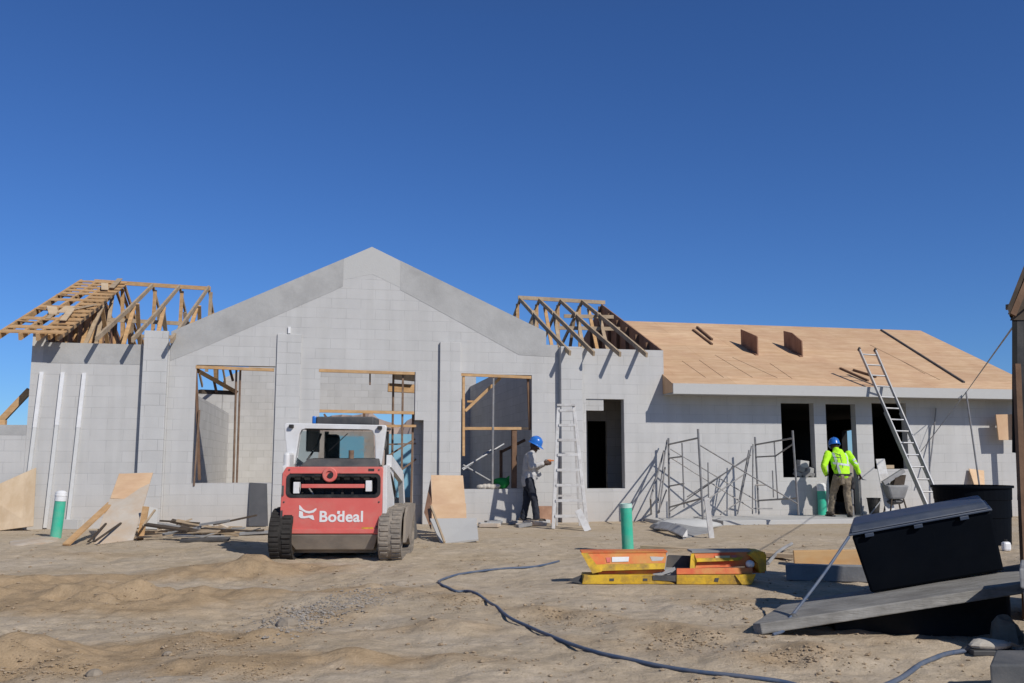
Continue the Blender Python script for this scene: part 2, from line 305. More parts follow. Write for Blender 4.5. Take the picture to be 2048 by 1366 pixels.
def obj(name, mb, mat, parent=None, loc=None, bevel=0, smooth=False, M=None, label=None):
    """one mesh object from world-space geometry; its origin is the parent's frame or loc"""
    me = bpy.data.meshes.new(name)
    B = wm(parent) if parent is not None else (M if M is not None else Matrix.Translation(loc if loc is not None else (0, 0, 0)))
    I = B.inverted()
    me.from_pydata([tuple(I @ v) for v in mb.v], [], mb.f); me.validate()
    bm = bmesh.new(); bm.from_mesh(me); bmesh.ops.recalc_face_normals(bm, faces=bm.faces); bm.to_mesh(me); bm.free()
    if smooth: me.shade_smooth()
    me.materials.append(mat)
    o = bpy.data.objects.new(name, me); COL.objects.link(o)
    if parent is not None: o.parent = parent
    else: o.matrix_world = B
    ROOTM[o.name] = B
    if bevel:
        bv = o.modifiers.new('bevel', 'BEVEL'); bv.width = bevel; bv.segments = 2; bv.limit_method = 'ANGLE'; bv.angle_limit = .7
    if label: o['label'] = label
    return o
def tag(o, label, cat, group=None, kind=None):
    o['label'] = label; o['category'] = cat
    if group: o['group'] = group
    if kind: o['kind'] = kind
    return o
def thing(name, label, cat, M, group=None):
    if not isinstance(M, Matrix): M = Matrix.Translation(M)
    o = bpy.data.objects.new(name, None); COL.objects.link(o); o.matrix_world = M; o.empty_display_size = .2
    ROOTM[o.name] = M.copy(); return tag(o, label, cat, group)
def centroid(mb):
    c = sum(mb.v, Vector())/len(mb.v); c.z = min(v.z for v in mb.v); return c
def solo(name, mb, mat, label, cat, group=None, **k):
    return tag(obj(name, mb, mat, loc=centroid(mb), **k), label, cat, group)
def plate2d(outer, holes=()):
    """triangulated polygon with holes -> (points, triangles)"""
    from mathutils.geometry import tessellate_polygon
    loops = [[Vector((x, y, 0)) for x, y in outer]]+[[Vector((x, y, 0)) for x, y in h] for h in holes]
    return [p for l in loops for p in l], tessellate_polygon(loops), [len(l) for l in loops]
def plate(mb, outer, holes, d0, d1, X=L):
    pts, tris, ln = plate2d(outer, holes); n = len(pts)
    vs = [X(p.x, d0, p.y) for p in pts]+[X(p.x, d1, p.y) for p in pts]
    fs = [tuple(t) for t in tris]+[tuple(i+n for i in reversed(t)) for t in tris]; o = 0
    for l in ln:
        fs += [(o+i, o+(i+1) % l, n+o+(i+1) % l, n+o+i) for i in range(l)]; o += l
    return mb.add(vs, fs)
MF = Matrix(((UF.x, DF.x, 0, OF.x), (UF.y, DF.y, 0, OF.y), (0, 0, 1, 0), (0, 0, 0, 1)))
# ================================================================== GROUND
def build_ground():
    ys = [1.5]; 
    while ys[-1] < 26: ys.append(ys[-1]+.018+.0036*max(0, ys[-1]-3))
    while ys[-1] < 9000: ys.append(ys[-1]*1.25)
    ys = np.array([-400, -60, -10]+ys)
    tx = np.linspace(-1, 1, 640)
    half = np.where(ys < 26, 3.2+np.clip(ys, 0, None)*.72, 20+(ys-26)*1.4); half = np.where(ys < 1.4, 300.0, half)
    half[2] = 12
    X = tx[None, :]*half[:, None]; Yg = np.repeat(ys[:, None], len(tx), 1)
    Z = gzn(X, Yg); Z = np.where(Yg > 40, 0, Z); Z = np.where(Yg < 1, 0, Z)
    me = bpy.data.meshes.new('ground'); ny, nx = X.shape
    co = np.stack([X, Yg, Z], -1).reshape(-1, 3)
    idx = np.arange(ny*nx).reshape(ny, nx)
    q = np.stack([idx[:-1, :-1], idx[:-1, 1:], idx[1:, 1:], idx[1:, :-1]], -1).reshape(-1, 4)
    me.vertices.add(len(co)); me.vertices.foreach_set('co', co.ravel())
    me.loops.add(q.size); me.loops.foreach_set('vertex_index', q.ravel().astype(np.int32))
    me.polygons.add(len(q)); me.polygons.foreach_set('loop_start', np.arange(0, q.size, 4, dtype=np.int32))
    me.update(calc_edges=True); me.validate(); me.shade_smooth()
    # loose tan soil on the heaps, pale compacted soil in the lanes
    m = np.zeros(len(co))
    for (mx, my, sx, sy, r, h) in MOUNDS:
        dx = co[:, 0]-mx; dy = co[:, 1]-my; a = (dx*math.cos(r)+dy*math.sin(r))/sx; b = (-dx*math.sin(r)+dy*math.cos(r))/sy
        m += (h/.1)*np.exp(-(a*a+b*b)*.8)
    at_ = me.attributes.new('loose', 'FLOAT', 'POINT'); at_.data.foreach_set('value', np.clip(m, 0, 1.2).astype(np.float32))
    mt = bpy.data.materials.new('sandy_soil'); nt, b, N, K = nodes(mt); me.materials.append(mt)
    tc = N('ShaderNodeTexCoord'); at2 = N('ShaderNodeAttribute'); at2.attribute_name = 'loose'
    def nz(s, d=8, r=.62, st=(1, 1, 1)):
        mp = N('ShaderNodeMapping'); mp.inputs['Scale'].default_value = st; K(tc.outputs['Object'], mp.inputs['Vector'])
        n = N('ShaderNodeTexNoise'); n.inputs['Scale'].default_value = s; n.inputs['Detail'].default_value = d; n.inputs['Roughness'].default_value = r; K(mp.outputs[0], n.inputs['Vector']); return n
    def mix(f, a, b_, bt='MIX'):
        x = N('ShaderNodeMix'); x.data_type = 'RGBA'; x.blend_type = bt
        for v, s in ((f, 'Factor'), (a, 'A'), (b_, 'B')):
            if isinstance(v, (float, int)): x.inputs[s].default_value = v
            elif isinstance(v, tuple): x.inputs[s].default_value = (*v, 1)
            else: K(v, x.inputs[s])
        return x.outputs['Result']
    n1 = nz(.7, 8, .6); r1 = ramp(nt, (.445, .355, .245), (.50, .42, .32), .33, .66); K(n1.outputs[0], r1.inputs[0])
    nl = nz(2.2, 6); ma = N('ShaderNodeMath'); ma.operation = 'MULTIPLY'; K(at2.outputs['Fac'], ma.inputs[0]); K(nl.outputs[0], ma.inputs[1])
    rl = ramp(nt, (0, 0, 0), (.8, .8, .8), .10, .42); K(ma.outputs[0], rl.inputs[0])
    c = mix(rl.outputs[0], r1.outputs[0], (.365, .255, .145))
    n2 = nz(5, 8, .7, (1, 1.6, 1)); r2 = ramp(nt, (.82, .81, .79), (1.13, 1.13, 1.14), .33, .66); K(n2.outputs[0], r2.inputs[0]); c = mix(.85, c, r2.outputs[0], 'MULTIPLY')
    n3 = nz(55, 6, .8); r3 = ramp(nt, (.76, .73, .70), (1.10, 1.10, 1.10), .30, .52); K(n3.outputs[0], r3.inputs[0]); c = mix(.75, c, r3.outputs[0], 'MULTIPLY')
    # scattered dark clods
    vo = N('ShaderNodeTexVoronoi'); vo.inputs['Scale'].default_value = 14; vo.inputs['Randomness'].default_value = 1; K(tc.outputs['Object'], vo.inputs['Vector'])
    rv = ramp(nt, (1, 1, 1), (0, 0, 0), .05, .12); K(vo.outputs['Distance'], rv.inputs[0])
    nv = nz(1.1, 5); rn = ramp(nt, (0, 0, 0), (.75,)*3, .52, .62); K(nv.outputs[0], rn.inputs[0])
    fv = mix(1.0, rv.outputs[0], rn.outputs[0], 'MULTIPLY'); c = mix(fv, c, (.17, .125, .08))
    K(c, b.inputs['Base Color']); b.inputs['Roughness'].default_value = .97; b.inputs['Specular IOR Level'].default_value = .1
    h1 = nz(9, 8, .7, (1, 1.3, 1)); h2 = nz(75, 5, .7)
    s = N('ShaderNodeMath'); s.operation = 'MULTIPLY_ADD'; s.inputs[1].default_value = .28; K(h2.outputs[0], s.inputs[0]); K(h1.outputs[0], s.inputs[2])
    s2 = N('ShaderNodeMath'); s2.operation = 'MULTIPLY_ADD'; s2.inputs[1].default_value = .5; K(fv, s2.inputs[0]); K(s.outputs[0], s2.inputs[2])
    bp = N('ShaderNodeBump'); bp.inputs['Strength'].default_value = .6; bp.inputs['Distance'].default_value = .05; K(s2.outputs[0], bp.inputs['Height']); K(bp.outputs[0], b.inputs['Normal'])
    o = bpy.data.objects.new('ground', me); COL.objects.link(o); o['kind'] = 'structure'; o['label'] = 'bare tan sandy ground of the building site'
build_ground()
# far hills seen through the doorway
hb = MB(); hp = []
for i in range(61):
    x = -125+i*2.9; e = max(.0, math.sin(math.pi*i/60))**.6; hp.append((x, 330+14*math.sin(i*.3), -1+e*(13+12*(mnoise.noise(Vector((i*.11, 3, 1)))+.35)+4*mnoise.noise(Vector((i*.5, 1, 2))))))
for i in range(60):
    a, b_ = hp[i], hp[i+1]
    hb.add([(a[0], a[1]-45, -1), (b_[0], b_[1]-45, -1), (b_[0], b_[1]-18, b_[2]*.55), (a[0], a[1]-18, a[2]*.6), b_, a, (b_[0], b_[1]+60, -1), (a[0], a[1]+60, -1)], [(0, 1, 2, 3), (3, 2, 4, 5), (5, 4, 6, 7)])
ho = obj('hills', hb, pm('dry_hills', (.36, .27, .22), (.46, .36, .30), scale=.05, bump=0, rough=1), smooth=True); ho['kind'] = 'structure'; ho['label'] = 'dry pinkish hills far behind the doorway'
# ================================================================== BUILDING
BD = thing('block_building', 'unfinished grey concrete block building with a central gable, open trusses and a plywood roof', 'building', MF)
def part(name, mb, mat, parent=BD, **k): return obj(name, mb, mat, parent, **k)
T = .2
DB = 10.5                                         # depth of the building
def rect(x0, y0, x1, y1, d=0):                    # opening from photo rows/columns
    u0 = (fu(x0, y0, d)+fu(x0, y1, d))/2; u1 = fu(x1, (y0+y1)/2, d); xm = (x0+x1)/2
    return u0, u1, fw(xm, y1, d), fw(xm, y0, d)
# left end
uL = fu(60, 760); wL = fw(180, 687); wLp = fw(75, 660)
u_lp = fu(90, 690); uP1a = fu(280, 800); uG0 = fu(338, 760)
wlow = fw(25, 850)
part('low_wall', plate(MB(), [(fu(-150, 900), -.3), (uL-.003, -.3), (uL-.003, wlow), (fu(-150, 900), wlow)], [], 0, T), M_BLOCK)
part('low_wall_beam', plate(MB(), [(fu(-150, 900), wlow-.19), (uL-.003, wlow-.19), (uL-.003, wlow+.003), (fu(-150, 900), wlow+.003)], [], -.004, T-.03), M_CAST)
part('wall', plate(MB(), [(uL, -.3), (uG0-.003, -.3), (uG0-.003, wL), (u_lp, wL), (u_lp, wLp), (uL, wLp)], [], 0, T), M_BLOCK)
wbb = fw(180, 727)
part('bond_beam', plate(MB(), [(u_lp-.02, wbb), (uP1a, wbb), (uP1a, wL+.004), (u_lp-.02, wL+.004)], [], -.004, T-.02), M_CAST)
def pier(x0, x1, ytop, prot, mat=M_PIER, ybot=None, ch=0.02):
    u0 = fu(x0, 850, -prot); u1 = fu(x1, 850, -prot); w = fw((x0+x1)/2, ytop, -prot)
    return part('pilaster', MB().box((u0, -prot, -.3), (u1, .01, w), lambda p: L(*p)), mat, bevel=.006)
pier(279, 328, 661, .13)
# gable wall
uA, wA = fac(744, 494); uE0, wE0 = fac(338, 663); uE1, wE1 = fac(1092, 664); uG1 = fu(1116, 760); wG1 = fw(1100, 690)
W1 = rect(388, 731, 547, 966); DR = rect(637, 742, 829, 1060); W2 = rect(922, 749, 1064, 978); W3 = rect(1173, 798, 1249, 977)
R = lambda r: [(r[0], r[2]), (r[1], r[2]), (r[1], r[3]), (r[0], r[3])]
dj = fu(846, 950); wdj = fw(838, 840)
door = [(DR[0], -.25), (dj, -.25), (dj, wdj), (DR[1], wdj), (DR[1], DR[3]), (DR[0], DR[3])]
part('gable_wall', plate(MB(), [(uG0, -.3), (uG1, -.3), (uG1, wG1), (uE1, wG1), (uE1, wE1), (uA, wA), (uG0, wE0)], [R(W1), door, R(W2)], 0, T), M_BLOCK)
part('door_jamb', MB().box((DR[1]-.01, .29, -.25), (dj+.06, .42, wdj+.1), lambda p: L(*p)), M_BLOCK2)
# raking concrete beams
uk0, wk0 = fac(687, 530); _, wk1 = fac(687, 572)
def rake(y): return wA+(y-uA)*((wE0-wA)/(uG0-uA)) if y < uA else wA+(y-uA)*((wE1-wA)/(uE1-uA))
b1 = [(uk0, rake(uk0)+.004), (uk0, fw(687, 573)), (fu(660, 585), fw(660, 585)), (fu(395, 700), fw(395, 700)), (uG0+.002, fw(345, 722)), (uG0+.002, wE0+.004)]
part('raking_beam', plate(MB(), b1, [], -.005, T+.003), M_CAST)
uk1 = fu(801, 550)
b2 = [(uk1, rake(uk1)+.004), (uE1+.002, wE1+.004), (uE1+.002, wG1+.004), (uG1-.002, wG1+.004), (uG1-.002, fw(1100, 714)), (fu(1038, 710), fw(1038, 710)), (fu(820, 590), fw(820, 590)), (uk1, fw(801, 580))]
part('raking_beam', plate(MB(), b2, [], -.005, T+.003), M_CAST)
part('gable_cap', plate(MB(), [(uk0+.002, rake(uk0)+.002), (uk0+.002, fw(690, 560)), (fu(744, 552), fw(744, 548)), (uk1-.002, fw(799, 575)), (uk1-.002, rake(uk1)+.002), (uA, wA+.004)], [], -.003, T+.002), M_CASTL)
pier(549, 598, 668, .035); pier(879, 920, 684, .07, M_BLOCK); pier(1123, 1166, 693, .16)
# conduit stub on the gable
part('conduit_stub', MB().box((fu(576, 660, -.03), -.035, fw(578, 667)), (fu(581, 660, -.03), -.001, fw(578, 654)), lambda p: L(*p)), M_PVC)
# right wing wall
uR0 = uG1+.003; uRp = fu(1327, 730); uRe = fu(2075, 860); wP0 = fw(1220, 698); wEv = fw(1700, 790)
RW1 = rect(1564, 806, 1630, 955); RW2 = rect(1656, 808, 1716, 1050); RW3 = rect(1746, 806, 1815, 938)
rw2 = [(RW2[0], -.25), (RW2[1], -.25), (RW2[1], RW2[3]), (RW2[0], RW2[3])]
part('wing_wall', plate(MB(), [(uR0, -.3), (uRe, -.3), (uRe, wEv+.12), (uRp, wEv+.12), (uRp, wP0), (uR0, wP0)], [R(W3), R(RW1), rw2, R(RW3)], 0, T), M_BLOCK)
part('lintel_block', MB().box((W3[0]+.002, .03, W3[3]-.25), (W3[0]+.40, T-.02, W3[3]-.002), lambda p: L(*p)), M_BLOCK2)
# interior and back walls, the wing's with indoor shade put into their colour
def cross(name, u, w0, d0, d1, mat=M_BLOCK2, wslope=None):
    return part(name, MB().box((u-.1, d0, -.3), (u+.1, d1, w0), lambda p: L(*p)), mat)
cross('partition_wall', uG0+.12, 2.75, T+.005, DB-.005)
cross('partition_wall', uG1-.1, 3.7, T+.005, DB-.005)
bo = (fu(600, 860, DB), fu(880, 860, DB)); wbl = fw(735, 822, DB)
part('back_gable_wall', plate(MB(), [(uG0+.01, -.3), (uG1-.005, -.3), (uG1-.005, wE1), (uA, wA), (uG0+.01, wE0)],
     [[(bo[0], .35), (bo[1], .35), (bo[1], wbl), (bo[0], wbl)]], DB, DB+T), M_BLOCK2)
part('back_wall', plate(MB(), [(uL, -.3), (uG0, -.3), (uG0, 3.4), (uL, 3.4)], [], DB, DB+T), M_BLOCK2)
DR2 = 8.8
part('back_wall', plate(MB(), [(uG1+.03, -.3), (uRe, -.3), (uRe, wEv+.12), (uG1+.03, wEv+.12)], [], DR2, DR2+T), M_SHADE_BOARD)
def onend(px, py):                               # where a sight line meets the inner face of the end wall
    r = ray(px, py); t = ((OF-C0).dot(UF)+uRe-.2)/r.dot(UF); P = C0+r*t; return (P-OF).dot(DF), P.z
e0, e1 = onend(1712, 853), onend(1683, 862); eb0, eb1 = onend(1712, 945), onend(1683, 945)
part('end_wall', plate(MB(), [(T+.005, -.3), (DR2-.005, -.3), (DR2-.005, wEv+.1), (T+.005, wEv+.1)], [[(e0[0]-.6, .8), (min(e1[0], DR2-.1), .8), (min(e1[0], DR2-.1), e1[1]), (e0[0]-.6, e0[1])]], uRe-.2, uRe, lambda a, b, c: L(b, a, c)), M_SHADE_BOARD)
cross('partition_wall', fu(1480, 880), wEv-.02, T+.005, DR2-.005, M_SHADE_BOARD)
part('added_shade_deck', MB().box((fu(1480, 880)+.11, T+.004, RW1[3]+.03), (uRe-.21, DR2-.006, RW1[3]+.05), lambda p: L(*p)), M_SHADE_BOARD)  # deck added under the roof to darken the wing openings
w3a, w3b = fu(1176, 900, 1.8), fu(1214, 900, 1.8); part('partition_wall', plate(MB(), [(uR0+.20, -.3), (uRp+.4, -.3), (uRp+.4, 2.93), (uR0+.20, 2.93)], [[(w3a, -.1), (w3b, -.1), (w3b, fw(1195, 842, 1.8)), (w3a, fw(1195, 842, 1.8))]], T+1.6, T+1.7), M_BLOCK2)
part('partition_wall', MB().box((uR0+.25, T+3.4, -.3), (uRp+.4, T+3.5, 2.93), lambda p: L(*p)), M_SHADE_BOARD)
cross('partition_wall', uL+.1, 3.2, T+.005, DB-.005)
part('added_shade_deck', MB().box((uR0+.12, T+.01, 2.94), (uRp, DR2-.01, 2.97), lambda p: L(*p)), M_WOODB)  # unseen deck added over this bay to keep it dark
# ---- plywood roof of the right wing
def roof_mat():
    m = M_PLY.copy(); m.name = 'plywood_sheets'; nt = m.node_tree; b = nt.nodes['Principled BSDF']; N = nt.nodes.new; K = nt.links.new
    src = b.inputs['Base Color'].links[0].from_socket
    tc = N('ShaderNodeTexCoord'); sx = N('ShaderNodeSeparateXYZ'); K(tc.outputs['Object'], sx.inputs[0]); cb = N('ShaderNodeCombineXYZ'); K(sx.outputs[0], cb.inputs[0])
    sc_ = N('ShaderNodeMath'); sc_.operation = 'MULTIPLY'; sc_.inputs[1].default_value = 1.08; K(sx.outputs[1], sc_.inputs[0]); K(sc_.outputs[0], cb.inputs[1])
    nz_ = N('ShaderNodeTexNoise'); nz_.inputs['Scale'].default_value = 1.5; K(tc.outputs['Object'], nz_.inputs['Vector']); wv = N('ShaderNodeVectorMath'); wv.operation = 'MULTIPLY_ADD'; wv.inputs[1].default_value = (.03, .03, 0); K(nz_.outputs['Color'], wv.inputs[0]); K(cb.outputs[0], wv.inputs[2])
    br = N('ShaderNodeTexBrick'); br.inputs['Scale'].default_value = 1; br.inputs['Brick Width'].default_value = 2.44; br.inputs['Row Height'].default_value = 1.22; br.inputs['Mortar Size'].default_value = .006; br.inputs['Mortar Smooth'].default_value = .2
    br.inputs['Color1'].default_value = (.90, .89, .88, 1); br.inputs['Color2'].default_value = (1.06, 1.05, 1.04, 1); br.inputs['Mortar'].default_value = (.74, .69, .64, 1); K(wv.outputs[0], br.inputs['Vector'])
    mx = N('ShaderNodeMix'); mx.data_type = 'RGBA'; mx.blend_type = 'MULTIPLY'; mx.inputs['Factor'].default_value = .9; K(src, mx.inputs['A']); K(br.outputs[0], mx.inputs['B'])
    # grain streaks along the sheets
    mp = N('ShaderNodeMapping'); mp.inputs['Scale'].default_value = (.7, 7, 1); K(tc.outputs['Object'], mp.inputs['Vector']); n2 = N('ShaderNodeTexNoise'); n2.inputs['Scale'].default_value = 1.6; n2.inputs['Detail'].default_value = 9; n2.inputs['Roughness'].default_value = .7; n2.inputs['Distortion'].default_value = .8; K(mp.outputs[0], n2.inputs['Vector'])
    r2 = ramp(nt, (.72, .62, .55), (1.06, 1.06, 1.06), .36, .56); K(n2.outputs[0], r2.inputs[0]); m2 = N('ShaderNodeMix'); m2.data_type = 'RGBA'; m2.blend_type = 'MULTIPLY'; m2.inputs['Factor'].default_value = .38; K(mx.outputs['Result'], m2.inputs['A']); K(r2.outputs[0], m2.inputs['B'])
    K(m2.outputs['Result'], b.inputs['Base Color']); return m
M_ROOF = roof_mat()
dE, dRg = -.62, 4.4
uE_l = fu(1346, 768, dE); wEt = fw(1690, 774, dE); uE_r = fu(2092, 784, dE)
wRg = (fw(1260, 640, dRg)+fw(1840, 663, dRg))/2; uRr = fu(1841, 663, dRg)
slope = (wRg-wEt)/(dRg-dE)
def roofw(d): return wEt+slope*(d-dE)
th = .03
rf = MB(); dbk = dRg+(dRg-dE)
top = [L(uE_l, dE, wEt), L(uE_r, dE, wEt), L(uRr, dRg, wRg), L(uRp+.02, dRg, wRg), L(uRp+.02, -.001, roofw(0)), L(uE_l, -.001, roofw(0))]
rf.prism(top, (0, 0, -th))
part('roof', rf, M_ROOF)
rb = MB(); rb.prism([L(uRp+.02, dRg+.002, wRg), L(uRr, dRg+.002, wRg), L(uE_r, dbk, wEt), L(uRp+.02, dbk, wEt)], (0, 0, -th)); rb.prism([L(uE_r, dE+.01, wEt), L(uE_r, dbk-.01, wEt), L(uRr+.004, dRg, wRg)], (0, 0, -th))
part('rear_roof', rb, M_ROOF)
fh = fw(1690, 774, dE)-fw(1690, 793, dE)
part('fascia', MB().box((uE_l-.01, dE-.035, wEt-fh), (uE_r, dE-.002, wEt+.012), lambda p: L(*p)), M_CASTL)
part('soffit', MB().box((uE_l, dE, wEt-fh+.01), (uE_r, -.002, wEt-fh+.03), lambda p: L(*p)), M_CAST)
part('eave_end', plate(MB(), [(dE, wEt-.035), (dE, wEt-fh+.035), (-.003, wEt-fh+.035), (-.003, roofw(0)-.035)], [], uE_l+.002, uE_l+.02, lambda a, b, c: L(b, a, c)), M_PLY)
# joints between the roof sheets
for (x0, y0, x1, y1) in ((1364, 722, 1411, 755), (1398, 720, 1447, 755), (1430, 710, 1505, 755), (1465, 715, 1555, 756), (1540, 727, 1584, 757), (1740, 690, 1880, 760), (1800, 720, 1850, 748)):
    def onroof(px, py):
        d = 0.0
        for _ in range(30):
            u, w = fac(px, py, d); d = dE+(w-wEt)/slope
        return u, d
    a = onroof(x0, y0); b_ = onroof(x1, y1)
    part('sheet_joint', MB().beam(L(a[0], a[1], roofw(a[1])+.001), L(b_[0], b_[1], roofw(b_[1])+.001), .012, .006), M_WOODB)
# ---- plywood gable end between the open trusses and the roof
gz0 = fw(1327, 702, 0); gz1 = fw(1210, 611, dRg)
wP = [(0.0, wP0-.01), (0.0, gz0+.0), (dRg, gz1), (dbk-.6, gz0)]
gp = MB(); plate(gp, [(0.02, 2.6), (dbk-.6, 2.6), (dbk-.6, gz0+.02), (dRg, gz1+.03), (0.02, gz0+.02)], [], uRp-.03, uRp, lambda a, b, c: L(b, a, c))
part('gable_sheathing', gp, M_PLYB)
for dd in (.8, 1.5, 2.2, 2.9, 3.6, 4.4, 5.2):
    part('gable_stud', MB().box((uRp-.11, dd, 3.0), (uRp-.034, dd+.045, (gz0+(gz1-gz0)*min(dd, 2*dRg-dd)/dRg)-.03), lambda p: L(*p)), M_WOODB)
# ---- trusses
def truss(u, tail_d, w_tail, rid_d, w_rid, back_d, w_back, mat, webs, wbot, wbs=.06, wob=0.0):
    t = MB(); w = .045; h = .10
    m1 = (L(u, tail_d, w_tail)+L(u, rid_d, w_rid))/2+Vector((0, 0, wob))
    t.beam(L(u, tail_d, w_tail), m1, w, h); t.beam(m1, L(u, rid_d, w_rid), w, h); t.beam(L(u, rid_d, w_rid), L(u, back_d, w_back), w, h)
    o = part('roof_truss', t, mat)
    for k, (da, wa, db, wb_) in enumerate(webs):
        wbm = MB().beam(L(u+.05*random.choice((-1, 1)), da, wa), L(u, db, wb_), .04, .085, up=UF); part('web', wbm, random.choice((M_WOODG, M_WOOD)), o)
    return o
# right bay
tw = fw(1232, 706, -.5); rw_ = fw(1125, 602, dRg)
for k, (xt, xr) in enumerate(((1138, 1042), (1180, 1085), (1232, 1128), (1285, 1171))):
    u = (fu(xt, 706, -.5)+fu(xr, 604, dRg))/2
    truss(u, -.5, tw-.03, dRg, rw_, dbk-.3, tw, M_WOODG if k < 3 else M_WOODG, [(dRg+.1, rw_-.1, dRg+.25, wP0-.05), (1.9, wP0-.02, 2.9, rw_-.55), (5.9, wP0, 5.2, rw_-.35), (3.0, wP0, dRg-.6, rw_-.3)][:4 if k in (1, 3) else 2], wP0, wob=random.uniform(-.03, .02))
part('ridge_board', MB().beam(L(fu(1036, 600, dRg), dRg, rw_+.05), L(fu(1210, 606, dRg), dRg, rw_+.0), .04, .10), M_WOODG)
part('purlin', MB().beam(L(fu(1130, 650, 3), 3.1, rw_-.62), L(uRp-.12, 3.1, rw_-.6), .04, .09), M_WOODG)
part('purlin', MB().beam(L(fu(1120, 670, 2.4), 2.6, rw_-1.0), L(uRp-.12, 2.6, rw_-.98), .04, .09), M_WOODG)
# left bay
dLr = 5.2; twL = fw(200, 676, -.45); rwL = fw(365, 573, dLr); dbL = DB+.3; 
def lw(d): return twL+(rwL-twL)*(d+.45)/(dLr+.45) if d <= dLr else rwL+(twL-rwL)*(d-dLr)/(dbL-dLr)
for k, (xt, xr) in enumerate(((120, 245), (178, 316), (256, 366), (338, 421))):
    u = (fu(xt, 674, -.45)+fu(xr, 573, dLr))/2
    truss(u, -.45, twL-.02, dLr, rwL, dbL, twL, M_WOODG if k else M_WOOD, [(dLr+.1, rwL-.1, dLr+.3, wL), (1.6, wL, 3.0, lw(3)-.1), (3.1, lw(3.1)-.05, 4.2, wL), (7.2, wL, 6.3, lw(6.3)-.08), (8.6, wL, 7.6, lw(7.6)-.08)], wL, wob=random.uniform(-.05, .0))
for k, f in enumerate((.45, .72)):
    ua_ = fu(2, 652, -.45); ub_ = (fu(120, 674, -.45)+fu(245, 573, dLr))/2; u = ua_+(ub_-ua_)*(.55+.5*f)+.0
    if u < uL+.1: continue
    truss(u, -.2, twL+.02, dLr, rwL-.03, dbL, twL, M_WOOD, [(2.0, wL, 3.0, lw(3)-.1), (3.6, wL, 4.4, lw(4.4)-.1), (7.0, wL, 6.3, lw(6.3)-.08)], wL)
u0 = (fu(120, 674, -.45)+fu(245, 573, dLr))/2; u3 = (fu(338, 674, -.45)+fu(421, 573, dLr))/2; uov = fu(2, 652, -.45)
part('ridge_board', MB().beam(L(uov+.3, dLr, rwL+.05), L(u3+.05, dLr, rwL-.03), .04, .10), M_WOOD)
part('purlin', MB().beam(L(u0, 3.6, lw(3.6)-.55), L(u3, 3.6, lw(3.6)-.6), .04, .09), M_WOODG)
part('purlin', MB().beam(L(u0, 7.2, lw(7.2)-.3), L(u3, 7.2, lw(7.2)-.3), .04, .09), M_WOODG)
# skip sheathing over the left overhang
for uu in (uov, uov+.38*(u0-uov), uov+.68*(u0-uov)):
    part('barge_rafter', MB().beam(L(uu, -.6, lw(-.6)+.02), L(uu, dLr, rwL+.02), .05, .13), M_WOOD)
for k in range(15):
    d = -.4+k*.385; broken = k in (1, 2, 4, 5, 7, 9)
    ua = uov+(.68 if broken and k != 1 else .0)*(u0-uov); ua = ua if k not in (3,) else uov+.0
    part('roof_board', MB().beam(L(ua, d, lw(d)+.075), L(u0+.12, d+random.uniform(-.05, .05), lw(d)+.075), .255, .022, up=(Vector((0, 0, 1))-DF*.33)), M_WOOD)
for k in (2, 5, 9):
    d = -.4+k*.385; part('roof_board', MB().beam(L(uov, d+.1, lw(d+.1)+.075), L(uov+.45*(u0-uov), d+.02, lw(d)+.08), .16, .022), M_WOOD)
# loose boards thrown across the unfinished roof
random.seed(4)
for k in range(7):
    f = random.uniform(.35, 1.0); d = random.uniform(.2, 4.6); u = uov+f*(u0-uov); u2 = u+random.uniform(-.3, .35); d2 = d+random.uniform(.5, 1.3)
    part('loose_board', MB().beam(L(u, d, lw(d)+.10+.012*k), L(u2, min(d2, dLr-.1), lw(min(d2, dLr-.1))+.11+.012*k), random.uniform(.08, .2), .02), random.choice((M_WOOD, M_WOODG, M_PLYP)))
# boarded left end seen from inside
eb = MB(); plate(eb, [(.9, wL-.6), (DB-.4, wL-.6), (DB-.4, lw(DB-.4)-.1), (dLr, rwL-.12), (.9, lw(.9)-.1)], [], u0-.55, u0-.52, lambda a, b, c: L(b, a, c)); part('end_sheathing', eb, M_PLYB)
for dd in (1.3, 2.0, 2.8, 3.6, 4.4, 5.2, 6, 6.8): part('end_stud', MB().box((u0-.515, dd, wL-.4), (u0-.44, dd+.05, lw(dd)-.12), lambda p: L(*p)), M_WOOD)
# vertical conduits on the left wall
for (xa, ya, xb, yb, yc) in ((84, 744, 70, 855, 1000), (126, 745, 114, 850, 1060), (169, 746, 157, 855, 1060)):
    pa = L(fu(xa, ya, -.02), -.025, fw(xa, ya, -.02)); pb = L(fu(xb, yb, -.02), -.025, fw(xb, yb, -.02))
    part('conduit', MB().beam(pa, pb, .07, .045, up=NF), M_PVC)
    pc = pb+(pb-pa)*((yc-yb)/(yb-ya)); pc = pb+(pc-pb)*((pb.z-.03)/(pb.z-pc.z)); part('conduit_sleeve', MB().beam(pb+Vector((0, 0, -.003)), pc, .065, .04, up=NF), M_GPVC)
